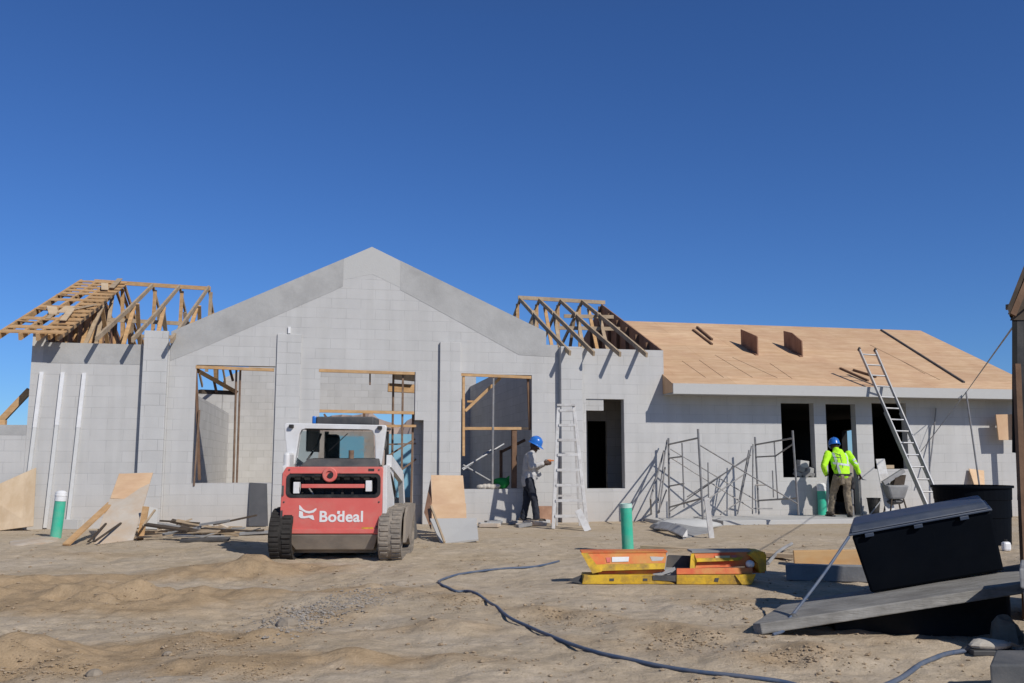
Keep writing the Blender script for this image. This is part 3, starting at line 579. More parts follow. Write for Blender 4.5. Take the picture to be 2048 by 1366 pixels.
# timber formwork in the three big openings
def fr(x0, y0, x1, y1, w=.06, h=.09, d=.06, mat=M_WOOD, d2=None):
    d2 = d if d2 is None else d2
    part('formwork_beam', MB().beam(L(fu(x0, y0, d), d, fw(x0, y0, d)), L(fu(x1, y1, d2), d2, fw(x1, y1, d2)), w, h, up=NF), mat)
fr(392, 734, 548, 740, .06, .07, .03); fr(392, 738, 399, 960, .05, .05, .05, M_WOODB)
fr(395, 741, 470, 783, .08, .15, .12, M_WOOD, 1.2); fr(400, 783, 470, 786, .08, .09, .4, M_WOODD, 1.2); fr(427, 757, 433, 785, .05, .06, .6, M_WOODB)
fr(460, 740, 466, 762, .05, .05, .8, M_WOODB); fr(399, 820, 388, 972, .03, .04, .0, M_RUST)
fr(638, 741, 829, 747, .06, .07, .03); fr(638, 822, 829, 826, .06, .07, .06); fr(806, 747, 802, 1040, .04, .05, .1, M_RUST)
fr(832, 852, 770, 852, .05, .06, .12); fr(830, 878, 776, 912, .035, .04, .3, M_RUST); fr(832, 918, 776, 960, .035, .06, .3, M_RUST); fr(826, 828, 822, 1020, .04, .05, .3, M_RUST)
fr(832, 887, 770, 889, .03, .035, .3, M_RUST); fr(648, 828, 655, 838, .04, .05, .3, M_WOODB); fr(728, 826, 729, 845, .05, .06, .3, M_WOODB)
fr(740, 746, 740, 770, .03, .04, .2, M_WOODB); fr(788, 752, 830, 756, .16, .09, 3, M_WOODD); fr(776, 775, 832, 778, .2, .16, 3.2, M_WOOD)
fr(922, 749, 1062, 755, .06, .06, .03); fr(927, 753, 927, 912, .05, .07, .06); fr(924, 857, 1042, 857, .06, .08, .08); fr(930, 822, 1000, 756, .06, .09, .2)
fr(987, 753, 985, 968, .035, .04, .04, M_STEEL); fr(1028, 860, 1028, 976, .10, .12, .12, M_WOODB); fr(1042, 857, 1056, 857, .05, .075, .082, M_WOODD); fr(1056, 757, 1060, 860, .05, .05, .1, M_WOODB)
fr(934, 803, 950, 803, .04, .05, .3, M_WOOD); fr(1002, 900, 1002, 976, .06, .07, 1.2, M_WOODB); fr(1000, 905, 1050, 880, .06, .07, 1.2, M_WOODB)
# ================================================================== things on the roof
def roofpt(px, py):
    d = 0.0
    for _ in range(40):
        u, w = fac(px, py, d); d = dE+(w-wEt)/slope
    return L(u, d, roofw(d))
RN = (Vector((0, 0, 1))-DF*slope).normalized()      # out of the roof
for k, (x, y, lab) in enumerate(((1515, 711, 'upright brown plywood curb on the roof, the one farther from the ladder'), (1604, 714, 'upright brown plywood curb on the roof, the one nearer the ladder'))):
    p = roofpt(x, y); th_ = thing('plywood_curb', lab, 'roof curb', p, 'plywood curbs on the roof')
    ax = (DF+Vector((0, 0, slope))).normalized()
    q = MB().prism([p, p+ax*.95, p+ax*.95+Vector((0, 0, .40)), p+ax*(.5 if k else .05)+Vector((0, 0, .47)), p+ax*.0+Vector((0, 0, .40 if k else .46))], UF*.03)
    obj('upright_panel', q, M_PLYB, th_)  # brown tone holds the shade of the panel's left face
    q = MB().prism([p+RN*.005, p+ax*.5+RN*.005, p+ax*.5+RN*.03, p+RN*.03], -UF*.05); obj('cleat', q, M_PLYB, th_)
def rooflie(name, x0, y0, x1, y1, w, h, mat, lab, cat, grp=None):
    a = roofpt(x0, y0); b = roofpt(x1, y1); m = MB().beam(a+RN*(h/2+.003), b+RN*(h/2+.003), w, h, up=RN); return solo(name, m, mat, lab, cat, grp)
rooflie('batten', 1386, 661, 1424, 690, .05, .04, M_WOODB, 'longer loose brown batten lying high on the plywood roof', 'batten', 'battens lying on the roof')
rooflie('batten', 1394, 656, 1424, 681, .05, .05, M_WOODB, 'shorter loose brown batten beside the longer one high on the roof', 'batten', 'battens lying on the roof')
rooflie('batten', 1680, 738, 1736, 763, .05, .04, M_WOODB, 'long brown batten on the roof edge just left of the extension ladder', 'batten', 'battens lying on the roof')
rooflie('batten', 1706, 742, 1752, 756, .05, .05, M_WOODB, 'brown batten passing behind the top of the extension ladder', 'batten', 'battens lying on the roof')
rooflie('roof_pipe', 1762, 661, 1928, 766, .045, .035, M_DGREY, 'long dark grey strip laid up the slope of the plywood roof', 'metal strip')
# ================================================================== SKID STEER
sp = onz(659, 1125); SKZ = gz(sp.x, sp.y)
SK = thing('skid_steer_loader', 'red and white tracked skid steer loader seen from behind, dusty tracks', 'skid steer', Matrix.Translation((sp.x, sp.y+.02, -.01)) @ Matrix.Rotation(math.radians(1.0), 4, 'Z'))
S = wm(SK)
def sk(name, mb, mat, parent=SK, **k): return obj(name, mb, mat, parent, **k)
SX = lambda x, y, z: S @ Vector((x, y, z))
s1 = 1/160.0
def px_(x): return (x-659)*s1
def pz_(y): return (1125-y)*s1
def bx(lo, hi, mb=None): return (mb or MB()).box(lo, hi, S)
# tailgate with rounded grille opening: panel front at y=0
def rr(x0, z0, x1, z1, r, n=5):
    out = []
    for cx, cz, a0 in ((x1-r, z1-r, 0), (x0+r, z1-r, 90), (x0+r, z0+r, 180), (x1-r, z0+r, 270)):
        for i in range(n+1):
            a = math.radians(a0+90*i/n); out.append((cx+r*math.cos(a), cz+r*math.sin(a)))
    return out
gx0, gx1, gz0_, gz1_ = px_(568), px_(757), pz_(993), pz_(947)
tail = [(px_(554), pz_(1067)), (px_(758), pz_(1068)), (px_(761), pz_(1063)), (px_(763), pz_(935)), (px_(760), pz_(932)), (px_(566), pz_(932)), (px_(558), pz_(945))]
sk('tailgate', plate(MB(), tail, [rr(gx0, gz0_, gx1, gz1_, .07)], 0, .06, SX), M_RED, bevel=.008)
sk('tailgate_ledge', bx((px_(556), -.012, pz_(1066)), (px_(758), -.001, pz_(1057))), M_RED, bevel=.004)
sk('tailgate_ridge', bx((px_(575), -.018, pz_(945.5)), (px_(640), -.001, pz_(943))), M_RED); sk('tailgate_ridge', bx((px_(676), -.018, pz_(945.5)), (px_(752), -.001, pz_(943))), M_RED)
sk('grille', plate(MB(), rr(gx0-.01, gz0_-.01, gx1+.01, gz1_+.01, .07), [rr(gx0+.03, gz0_+.03, gx1-.03, gz1_-.03, .05)], -.006, .05, SX), M_BLACK)
gb = bx((gx0+.01, .22, gz0_+.01), (gx1-.01, .24, gz1_-.01)); 
for i in range(9): bx((gx0+.02+i*.128, .19, gz0_), (gx0+.05+i*.128, .22, gz1_), gb)
sk('radiator', gb, M_BLACK)
sk('tail_lamp', bx((px_(581), -.004, pz_(986)), (px_(593), .09, pz_(963))), M_PVC, bevel=.004); sk('tail_lamp', bx((px_(728), -.004, pz_(982)), (px_(740), .09, pz_(960))), M_PVC, bevel=.004)
sk('handle_bar', bx((px_(598), -.035, pz_(975)), (px_(726), -.006, pz_(967))), M_RED, bevel=.006)
cc = MB(); rot90 = S.to_3x3().to_4x4() @ Matrix.Rotation(math.pi/2, 4, 'X')
cc.lathe([(.095, .0), (.095, .03), (.085, .04), (.05, .04), (.045, .02)], SX(px_(655), -.004, pz_(948)), 28, rot90); lk = sk('latch_ring', cc, M_RED, smooth=False)
sk('latch_hole', MB().lathe([(.035, .0), (.035, .046)], SX(px_(657), -.003, pz_(950)), 20, rot90), M_BLACK, lk)
sk('strut_rod', MB().tube([SX(px_(607), .10, pz_(972)), SX(px_(620), .10, pz_(990))], .012), M_STEEL)
# belly and side frames
sk('bumper', MB().hexa([SX(*p) for p in ((px_(585), .1, pz_(1100)), (px_(745), .1, pz_(1100)), (px_(745), .6, pz_(1100)), (px_(585), .6, pz_(1100)), (px_(566), .0, pz_(1068.5)), (px_(755), .0, pz_(1068.5)), (px_(755), .6, pz_(1068.5)), (px_(566), .6, pz_(1068.5)))]), M_UNDER, bevel=.01)
sk('belly_pan', bx((px_(575), .3, .10), (px_(745), 2.2, .30)), M_UNDER)
sk('frame_corner', bx((px_(554), .0, pz_(1077)), (px_(571), .08, pz_(1068.5))), M_WHITE, bevel=.008)
for sgn, x0, x1 in ((-1, px_(557)-.005, px_(562)), (1, px_(762)+.002, px_(771))):
    sk('side_frame', MB().prism([SX(x0, .02, pz_(1075)), SX(x0, .02, pz_(930)), SX(x0, .75, pz_(925)), SX(x0, 1.0, .55), SX(x0, 1.0, .35)], S.to_3x3() @ Vector((x1-x0, 0, 0))), M_WHITE, bevel=.006)
sk('engine_bay', bx((px_(566), .25, .32), (px_(756), 1.0, pz_(936))), M_BLACK)
sk('hood', MB().hexa([SX(*p) for p in ((px_(590), .08, pz_(932)), (px_(752), .08, pz_(932)), (px_(752), .5, pz_(932)), (px_(590), .5, pz_(932)), (px_(604), .16, pz_(916)), (px_(748), .16, pz_(916)), (px_(748), .5, pz_(914)), (px_(604), .5, pz_(914)))]), M_DGREY, bevel=.01)
# side tank
sk('side_tank', bx((px_(556.5), .06, pz_(945)), (px_(569), .45, pz_(903))), M_WHITE, bevel=.03)
# cab: rear hoop
cabY = .34
SI = S.inverted()
def cq(x, y, d=None):
    p = SI @ at(x, y, sp.y+.02+(cabY if d is None else d)); return (p.x, p.z)
hoop = [cq(576, 930), cq(569, 849), cq(572, 846), cq(770, 850), cq(772.5, 853), cq(762, 931), cq(751, 931), cq(749, 872), cq(744, 861), cq(735, 859), cq(612, 857), cq(603, 860), cq(599, 868), cq(589, 930)]
sk('cab_hoop', plate(MB(), hoop, [], cabY, cabY+.10, SX), M_WHITE, bevel=.01)
gl = [cq(592, 930), cq(602, 862), cq(746, 862), cq(749, 930)]
sk('cab_window', plate(MB(), gl, [], cabY+.05, cabY+.056, SX), M_GLASS)
sk('cab_roof', bx((cq(580, 851)[0], cabY+.101, cq(580, 855)[1]), (cq(762, 851)[0], 1.55, cq(600, 849)[1])), M_DGREY, bevel=.02)
sk('roof_unit', bx((cq(632, 848, .6)[0], .6, cq(632, 850, .6)[1]), (cq(747, 848, .6)[0], 1.2, cq(632, 833, .6)[1])), M_DGREY, bevel=.02)
sk('beacon', bx((cq(624, 846, .6)[0], .6, cq(624, 848, .6)[1]), (cq(631.5, 846, .6)[0], .7, cq(624, 832, .6)[1])), M_HAT, bevel=.015)
for x in (px_(603), px_(742)): sk('front_post', bx((x-.025, 1.45, .55), (x+.025, 1.53, pz_(852))), M_BLACK)
sk('cab_side_screen', bx((px_(588), .5, pz_(900)), (px_(590), 1.4, pz_(850))), M_BLACK); 
seat = bx((px_(624), .85, .65), (px_(690), 1.3, .80)); sk('seat', seat, M_BLACK, bevel=.03)
sk('seat_back', bx((px_(620), .75, .80), (px_(652), .86, pz_(862))), M_BLACK, bevel=.05)
sk('hydraulic_hose', MB().tube([SX(px_(596), .36, pz_(918)), SX(px_(603), .42, pz_(905)), SX(px_(612), .5, pz_(885)), SX(px_(618), .55, pz_(862))], .014), M_BLACK)
lv = MB(); lv.tube([SX(px_(727), 1.2, pz_(925)), SX(px_(735), 1.2, pz_(890)), SX(px_(738), 1.2, pz_(872))], .02); lv.ellip(SX(px_(740), 1.2, pz_(880)), (.05, .04, .10)); sk('control_lever', lv, M_DGREY)
M_TRACK_SHADE = pm('shaded_rubber', (.022, .02, .018), (.05, .045, .04), scale=7, rough=.95, bump=.4, bscale=40)  # left track's shade put into a darker rubber colour
# tracks: flat belts round rounded ends, chunky tread blocks
def track(x0, x1, mat, label=None):
    H = .67; r = H/2; ya, yb = .22, 1.62; zc = r+.0
    def loop(rad):
        p = []
        for i in range(13):
            a = math.pi/2+math.pi*i/12; p.append((ya+rad*math.cos(a), zc+rad*math.sin(a)*1))
        for i in range(13):
            a = -math.pi/2+math.pi*i/12; p.append((yb+rad*.8*math.cos(a), zc+rad*math.sin(a)))
        return p
    t = MB(); o = loop(r); inn = loop(r-.05); n = len(o)
    vs = [SX(x0, a, b) for a, b in o]+[SX(x1, a, b) for a, b in o]+[SX(x0, a, b) for a, b in inn]+[SX(x1, a, b) for a, b in inn]
    fs = []
    for i in range(n):
        j = (i+1) % n; fs += [(i, j, n+j, n+i), (2*n+j, 2*n+i, 3*n+i, 3*n+j), (i, 2*n+i, 2*n+j, j), (n+j, 3*n+j, 3*n+i, n+i)]
    t.add(vs, fs); w = obj('track', t, mat, SK)
    # tread lugs follow the belt
    pts = []; dense = []
    for i in range(n):
        a = Vector((0, *o[i])); b = Vector((0, *o[(i+1) % n])); k = max(1, int((b-a).length/.012))
        for q in range(k): dense.append(a.lerp(b, q/k))
    acc = 0; last = dense[0]; g = MB(); cnt = 0
    for p in dense:
        acc += (p-last).length; 
        if acc > .062:
            acc = 0; c = Vector((0, 0, 0)); i = dense.index(p); tt = (dense[(i+2) % len(dense)]-dense[i-2]).normalized(); nn = Vector((0, tt.z, -tt.y))
            if nn.dot(p-Vector((0, (ya+yb)/2 if ya < p.y < yb else (ya if p.y <= ya else yb), zc))) < 0: nn = -nn
            cnt += 1; m = (x0+x1)/2
            for (xa, xb, sh) in ((x0+.004, m-.012, 0), (m+.012, x1-.004, .030)):
                xa += random.uniform(0, .02); xb -= random.uniform(0, .02); sh += random.uniform(-.008, .008)
                q = [p+tt*(sh-.022), p+tt*(sh+.022)]
                cs = []
                for hgt, sq in ((-.004, 1), (.012*random.uniform(.6, 1.15), .65)):
                    for xx, e in ((xa, 0), (xb, 0), (xb, 1), (xa, 1)):
                        v = p+tt*(sh+(-.024 if e == 0 else .024)*sq)+nn*hgt; cs.append(SX(xx, v.y, v.z))
                g.hexa(cs)
        last = p
    obj('tread', g, mat, w)
    for yy in (ya+.02, (ya+yb)/2, yb-.02):
        rw = .16 if yy == (ya+yb)/2 else .24
        obj('track_wheel', MB().lathe([(.0, x0+.03), (rw, x0+.03), (rw, x1-.03), (.05, x1-.02)], S @ Vector((0, yy, zc)), 20, S.to_3x3().to_4x4() @ Matrix.Rotation(math.pi/2, 4, 'Y')), M_UNDER, w)
track(px_(537), px_(583), M_TRACK_SHADE); track(px_(757), px_(803), M_TRACK)
sk('mudguard', MB().prism([SX(px_(805), .05, .25), SX(px_(805), .12, .55), SX(px_(805), .35, .68), SX(px_(805), 1.5, .68), SX(px_(805), 1.5, .60), SX(px_(805), .5, .30)], S.to_3x3() @ Vector((.03, 0, 0))), M_UNDER)
# lift arms and bucket on the far side
for x0, x1 in ((px_(560)-.03, px_(566)), (px_(764), px_(770)+.02)):
    am = MB(); am.beam(SX((x0+x1)/2, .35, 1.28), SX((x0+x1)/2, 1.9, 1.05), .07, .16); am.beam(SX((x0+x1)/2, 1.9, 1.05), SX((x0+x1)/2, 2.35, .35), .07, .16); sk('lift_arm', am, M_WHITE)
bk = MB().prism([SX(-.86, 2.3, .10), SX(-.86, 2.3, .52), SX(-.86, 2.38, .55), SX(-.86, 2.95, .12), SX(-.86, 2.95, .08)], S.to_3x3() @ Vector((1.72, 0, 0))); sk('bucket', bk, M_DGREY)
# small fittings
for x, z in ((px_(562), pz_(1052)), (px_(752), pz_(1053)), (px_(563), pz_(1003)), (px_(756), pz_(1003)), (px_(572), pz_(938)), (px_(755), pz_(938))):
    sk('bolt', MB().lathe([(.011, 0), (.011, .007), (.005, .009)], SX(x, -.001, z), 8, rot90), M_DGREY)
sk('sticker', bx((px_(733), -.003, pz_(941)), (px_(745), -.0005, pz_(936))), M_BLACK); sk('sticker', bx((px_(722), -.003, pz_(1060)), (px_(745), -.0005, pz_(1054))), M_YELLOW)
for x, zz in ((cq(584, 854)[0], cq(584, 853)[1]), (cq(760, 854)[0], cq(760, 856)[1])): sk('work_light', bx((x-.03, cabY-.05, zz-.02), (x+.03, cabY-.001, zz+.025)), M_BLACK, bevel=.008)
sk('hinge', bx((px_(558), -.02, pz_(990)), (px_(562), .0, pz_(970))), M_DGREY); sk('hinge', bx((px_(557), -.02, pz_(1040)), (px_(561), .0, pz_(1020))), M_DGREY)
sk('exhaust', MB().tube([SX(px_(690), .3, pz_(930)), SX(px_(690), .3, pz_(898))], .035, 12), M_RUST)
sk('wiper', MB().tube([SX(px_(680), cabY+.03, pz_(862)), SX(px_(640), cabY+.03, pz_(900))], .006, 6), M_BLACK)
hz = MB(); hz.tube([SX(px_(765), .3, pz_(930)), SX(px_(772), .5, pz_(955)), SX(px_(774), .8, pz_(985)), SX(px_(768), 1.0, pz_(1005))], .016, 8); sk('hydraulic_hose', hz, M_BLACK)
# writing and emblem
def text_mesh(txt, size, off):
    cu = bpy.data.curves.new('lettering', 'FONT'); cu.body = txt; cu.size = size; cu.extrude = .002; cu.offset = off; cu.space_character = 1.04
    o = bpy.data.objects.new('lettering', cu); COL.objects.link(o); dg = bpy.context.evaluated_depsgraph_get()
    me = bpy.data.meshes.new_from_object(o.evaluated_get(dg)); bpy.data.objects.remove(o); bpy.data.curves.remove(cu); return me
lm = text_mesh('Bodeal', .178, .0042)
xs = [v.co.x for v in lm.vertices]; ys_ = [v.co.y for v in lm.vertices]; tw_ = px_(724)-px_(636); k = tw_/(max(xs)-min(xs)); kz = (pz_(1021)-pz_(1043.5))/(max(ys_)-min(ys_))
tm = MB(); tm.add([SX(px_(636)+(v.co.x-min(xs))*k, -.003-v.co.z, pz_(1043.5)+(v.co.y-min(ys_))*kz) for v in lm.vertices], [tuple(p.vertices) for p in lm.polygons])
xm = px_(671.3); tm.prism([SX(xm, -.005, pz_(1027)), SX(xm+.030, -.005, pz_(1028)), SX(xm+.040, -.005, pz_(1021.5)), SX(xm+.008, -.005, pz_(1021)), SX(xm, -.005, pz_(1023))], S.to_3x3() @ Vector((0, .004, 0)))
sk('lettering', tm, M_WHITEF)
def epx(p): return SX(px_(580+p[0]/12.8), -.005, pz_(1000+p[1]/12.8))
e1 = [(180, 120), (205, 130), (290, 225), (360, 265), (450, 275), (540, 250), (600, 205), (635, 205), (625, 250), (560, 310), (440, 335), (340, 310), (265, 265), (185, 235)]
e2 = [(185, 265), (280, 290), (290, 400), (330, 405), (440, 385), (540, 380), (560, 410), (580, 500), (540, 495), (440, 440), (330, 460), (230, 455), (180, 415)]
em = MB()
for e in (e1, e2): em.prism([epx(p) for p in e], S.to_3x3() @ Vector((0, .004, 0)))
sk('emblem', em, M_WHITEF)
# ================================================================== GREEN PIPES
def green_pipe(px, pb, pt, r, z0, lab, cap, lean=0):
    p = gnd(px, pb) if z0 is None else onz(px, pb, z0)
    h = (pb-pt)*(p.y/F)*1.0
    t = thing('sewer_pipe', lab, 'pipe', p, 'green standpipes'); Mr = Matrix.Rotation(lean, 4, 'Y')
    obj('pipe', MB().lathe([(r, -.15), (r, h*.80), (r*1.02, h*.80), (r*1.02, h-.02), (r*.9, h-.02), (r*.9, h-.12)] if not cap else [(r, -.15), (r, h-.12)], p, 24, Mr), M_GREENP, t, smooth=False)
    if cap: obj('cap', MB().lathe([(r*1.06, h-.17), (r*1.06, h-.09), (r*1.12, h-.085), (r*1.12, h-.07), (r*1.06, h-.065), (r*1.02, h-.03), (r*.6, h), (r*.1, h+.004)], p, 24, Mr), M_PVC, t, smooth=False)
    else: obj('rim', MB().lathe([(r*1.05, h-.06), (r*1.05, h-.002), (r*.92, h), (r*.92, h-.05)], p, 24, Mr), pm('pale_green_rim', (.42, .62, .54), (.52, .70, .62), rough=.5, bump=0), t)
    return t
green_pipe(111, 1076, 984, .088, None, 'green standpipe with a white cap at the foot of the left wall', True, .07)
green_pipe(1256, 1103, 1010, .082, None, 'green open standpipe standing in the sand beyond the yellow steel forms', False, -.03)
green_pipe(1645, 1030, 968, .095, .09, 'green standpipe with a pale cap beside the worker in the yellow jacket', True)
# ================================================================== STEP LADDER
def step_ladder():
    b = onz(1138, 1058); y = b.y; s = y/F
    X = lambda px: (px-1024)*s
    Zt = (1058-812)*s
    t = thing('step_ladder', 'pale paint spattered wooden step ladder standing open beside the grey shirted person', 'step ladder', b)
    yt = y+.42
    def P(px, f, back=False): return Vector((X(px), (y if not back else y+.95)+(yt-(y if not back else y+.95))*f, Zt*f+.0))
    for (xb, xt) in ((1105, 1119), (1172, 1150)):
        obj('rail', MB().beam(P(xb, 0), P(xt, 1.0), .065, .085, up=(0, 1, 0)), M_LADDER, t, bevel=.004)
        obj('rear_rail', MB().beam(P(xb+(10 if xb < 1130 else -10), 0, True)+Vector((.02, 0, 0)), P(xt, .97)+Vector((0, .05, 0)), .035, .05, up=(0, 1, 0)), M_LADDER, t)
    for i in range(8):
        f = .10+i*.122; a = P(1105+(1119-1105)*f, f); c = P(1172+(1150-1172)*f, f)
        obj('tread', MB().beam(a+Vector((.02, -.01, 0)), c+Vector((-.02, -.01, 0)), .11, .05), M_LADDER, t, bevel=.003)
    for f in (.25, .6): obj('rear_brace', MB().beam(P(1116, f, True), P(1160, f, True), .03, .04), M_LADDER, t)
    obj('top_cap', MB().beam(P(1116, 1.0), P(1153, 1.0), .16, .04), M_LADDER, t)
    return t
step_ladder()
pl = gnd(1176, 1062); solo('plank', MB().beam(pl, at(1156, 1020, pl.y+.25), .13, .025, up=(0, -1, .3)), M_LADDER, 'short pale plank leaning on the foot of the step ladder', 'plank')
# ================================================================== EXTENSION LADDER
ep = L(fu(1757, 775, dE-.05), dE-.06, wEt)
bl, br_ = onz(1871, 1049, .02), onz(1900, 1049, .02)
YT = bl.y+(ep.y-.12-bl.y)/.78
tl_, tr_ = at(1718, 698, YT), at(1750, 700, YT)
EL = thing('extension_ladder', 'long aluminium extension ladder leaning on the plywood roof edge', 'ladder', (bl+br_)/2)
for a, b_ in ((bl, tl_), (br_, tr_)):
    obj('rail', MB().beam(a, b_, .03, .085, up=(0, -1, .5)), M_ALU, EL, bevel=.004); obj('end_cap', MB().beam(b_-(b_-a).normalized()*.03, b_+(b_-a).normalized()*.02, .04, .095, up=(0, -1, .5)), M_BLACK, EL)
for i in range(15):
    f = .035+i*.0665; obj('rung', MB().tube([bl.lerp(tl_, f), br_.lerp(tr_, f)], .017, 8), M_ALU, EL)
for a, b_ in ((bl, tl_), (br_, tr_)):
    o_ = Vector((0, .06, -.03)); obj('lower_rail', MB().beam(a+o_, a.lerp(b_, .62)+o_, .028, .075, up=(0, -1, .5)), M_ALU, EL)
# ================================================================== SCAFFOLD
def scaffold():
    root = thing('scaffold', 'grey tube scaffold of two end frames with crossed braces in front of the right wall', 'scaffold', onz(1450, 1045))
    def fr_(a_post, b_post, rails, mids, lab=None):
        # a_post / b_post: (px_top, py_top, px_bot, py_bot, Y)
        t = MB()
        def pt(pst, f): return at(pst[0]+(pst[2]-pst[0])*f, pst[1]+(pst[3]-pst[1])*f, pst[4])
        for p_ in (a_post, b_post): t.tube([pt(p_, 0), pt(p_, 1)], .022)
        for f0, f1 in rails: t.tube([pt(a_post, f0), pt(b_post, f1)], .018)
        o = obj('end_frame', t, M_STEEL, root)
        m = MB()
        for (e0, f0, f1) in mids:
            m.tube([pt(a_post, f0).lerp(pt(b_post, f0), e0), pt(a_post, f1).lerp(pt(b_post, f1), e0)], .015)
        obj('inner_post', m, M_STEEL, o); return o
    A = (1337, 876, 1339, 1037, 20.0); Bp = (1396, 858, 1407, 1056, 17.6)
    fr_(A, Bp, [(.08, .09), (.86, .70)], [(.48, .1, .83)])
    obj('ledger', MB().tube([at(1340, 916, 20), at(1365, 913, 19)], .016), M_STEEL, root); obj('ledger', MB().tube([at(1340, 972, 20), at(1368, 967, 19)], .016), M_STEEL, root)
    Cp = (1510, 874, 1518, 1029, 20.2); Dp = (1585, 861, 1597, 1030, 18.6)
    fr_(Cp, Dp, [(.10, .09), (.82, .80)], [(.52, .1, .80)])
    obj('ledger', MB().tube([at(1512, 914, 20.2), at(1551, 912, 19.4), at(1586, 888, 18.7)], .016), M_STEEL, root)
    for (x0, y0, Ya, x1, y1, Yb) in ((1399, 890, 17.7, 1596, 1008, 18.5), (1341, 898, 19.9, 1518, 1004, 20.2), (1341, 915, 19.9, 1505, 1018, 20.0), (1502, 910, 19.7, 1338, 1024, 19.8), (1500, 914, 19.6, 1374, 994, 19.7), (1492, 946, 19.5, 1420, 996, 18.8), (1478, 1003, 19.5, 1441, 1029, 19)):
        obj('cross_brace', MB().tube([at(x0, y0, Ya), at(x1, y1, Yb)], .013), M_STEEL, root)
    for (x0, y0, x1, y1, Ya) in ((1503, 892, 1475, 1029, 19.9), (1506, 888, 1505, 1028, 20.1), (1498, 900, 1478, 1002, 20.0), (1416, 925, 1417, 996, 19.5), (1545, 941, 1547, 995, 20.4), (1510, 970, 1535, 970, 20.1), (1505, 1017, 1545, 1017, 20.1)):
        obj('standard', MB().tube([at(x0, y0, Ya), at(x1, y1, Ya)], .014), M_STEEL, root)
    return root
scaffold()
for i, (x0, y0, x1, y1, lab) in enumerate(((1328, 902, 1301, 997, 'grey steel tube leaning outermost at the left end of the scaffold'), (1334, 880, 1316, 1005, 'grey steel tube leaning second from the left end of the scaffold'), (1330, 935, 1318, 1025, 'short grey steel tube leaning within the bundle left of the scaffold'), (1333, 980, 1316, 1026, 'lowest short grey tube in the bundle left of the scaffold'))):
    a = at(x0, y0, 20.1); b_ = at(x1, y1, 19.3); 
    if i == 0: m = MB().tube([a, b_, onz(1303, 1040)], .02)
    else: m = MB().tube([a, b_], .017)
    solo('steel_tube', m, M_STEEL, lab, 'steel tube', 'tubes leaning beside the scaffold')
pw = onz(1424, 1077); solo('timber_stake', MB().beam(pw+Vector((0, 0, -.05)), at(1413, 996, pw.y), .085, .05), M_LADDER, 'pale timber stake with a red tip standing in front of the scaffold', 'stake')
# concrete step along the right wing
ua, ub = fu(1310, 1040, -.9), fu(1812, 1040, -.9)
solo('concrete_step', MB().box((ua+1.2, -1.55, -.1), (ub, -.02, .09), lambda p: L(*p)), M_CASTL, 'long pale concrete step along the foot of the right wall', 'step', bevel=.012)
solo('concrete_step', MB().box((fu(1308, 1037, -.6), -1.0, -.1), (ua+1.19, -.02, .07), lambda p: L(*p)), M_CASTL, 'short low concrete slab end under the left scaffold frame', 'step', bevel=.012)
# cement sack and curled sheet in front of the scaffold
sk1 = MB(); c = gnd(1372, 1062)
for i in range(1): sk1.ellip(c+Vector((0, .1, .09)), (.62, .3, .13), 22, 10, jit=.12)
solo('cement_sack', sk1, M_CASTL, 'pale dusty slumped sack in front of the left scaffold frame', 'sack', smooth=True)
cs = MB(); c0 = gnd(1308, 1062); c1 = gnd(1366, 1079)
N8 = 10
for i in range(N8):
    f0, f1 = i/N8, (i+1)/N8
    q = lambda f, h: Vector((c0.x+(c1.x-c0.x)*f, c0.y+(c1.y-c0.y)*f, c0.z+.04+.10*math.sin(math.pi*f)*.4+h))
    cs.hexa([q(f0, 0), q(f1, 0), q(f1, 0)+Vector((.10, .12, .0)), q(f0, 0)+Vector((.10, .12, 0)), q(f0, .02), q(f1, .02), q(f1, .02)+Vector((.10, .14, .10)), q(f0, .02)+Vector((.10, .14, .10))])
solo('curled_sheet', cs, M_LADDER, 'pale curled strip of board on the sand before the scaffold', 'board')
ss = MB().prism([gnd(1366, 1079, .02), gnd(1420, 1066, .02), gnd(1424, 1052, .16), gnd(1350, 1062, .16)], (0, 0, -.03)); solo('bent_sheet', ss, M_SLAB, 'bent grey sheet lying on the sand in front of the scaffold', 'sheet')
# ================================================================== PLYWOOD AND BOARDS
def sheet(name, pts, mat, lab, cat, th=.018, grp=None):
    """corner list of (px, py, Y) -> a board of real thickness"""
    P = [at(*p) for p in pts]; n = (P[1]-P[0]).cross(P[2]-P[0]).normalized()
    if n.y > 0: n = -n
    return solo(name, MB().prism(P, -n*th), mat, lab, cat, grp)
wy = lambda px, d=0: (lambda r, t: (C0+r*t).y)(ray(px, 900), ((OF-C0).dot(DF)+d)/ray(px, 900).dot(DF))
def foot(px, py): p = gnd(px, py); return p.y
yA = foot(30, 1062)
sheet('plywood_sheet', [(-40, 985, wy(-40, -.06)), (72, 935, wy(72, -.06)), (66, 1052, yA), (-40, 1066, yA)], M_PLYP, 'pale plywood sheet with a slanted top leaning at the left edge of the picture', 'plywood sheet')
yB = foot(220, 1086)
sheet('plywood_sheet', [(238, 947, yB+1.55), (306, 945, yB+1.55), (266, 1080, yB+.05), (186, 1090, yB-.05)], M_DUSTY, 'tall dusty plywood sheet leaning on the left pilaster', 'plywood sheet')
sheet('plywood_sheet', [(238.5, 947.5, yB+1.53), (305.5, 945.5, yB+1.53), (289, 1000, yB+.92), (221, 996, yB+.94)], M_PLY, 'clean orange plywood offcut on the upper half of the dusty leaning sheet', 'plywood sheet', .012)
solo('plank', MB().beam(gnd(132, 1092, .02), at(222, 1006, yB+.9), .11, .03, up=(0, -1, .6)), M_WOOD, 'tan plank leaning low to the left of the dusty plywood sheet', 'plank')
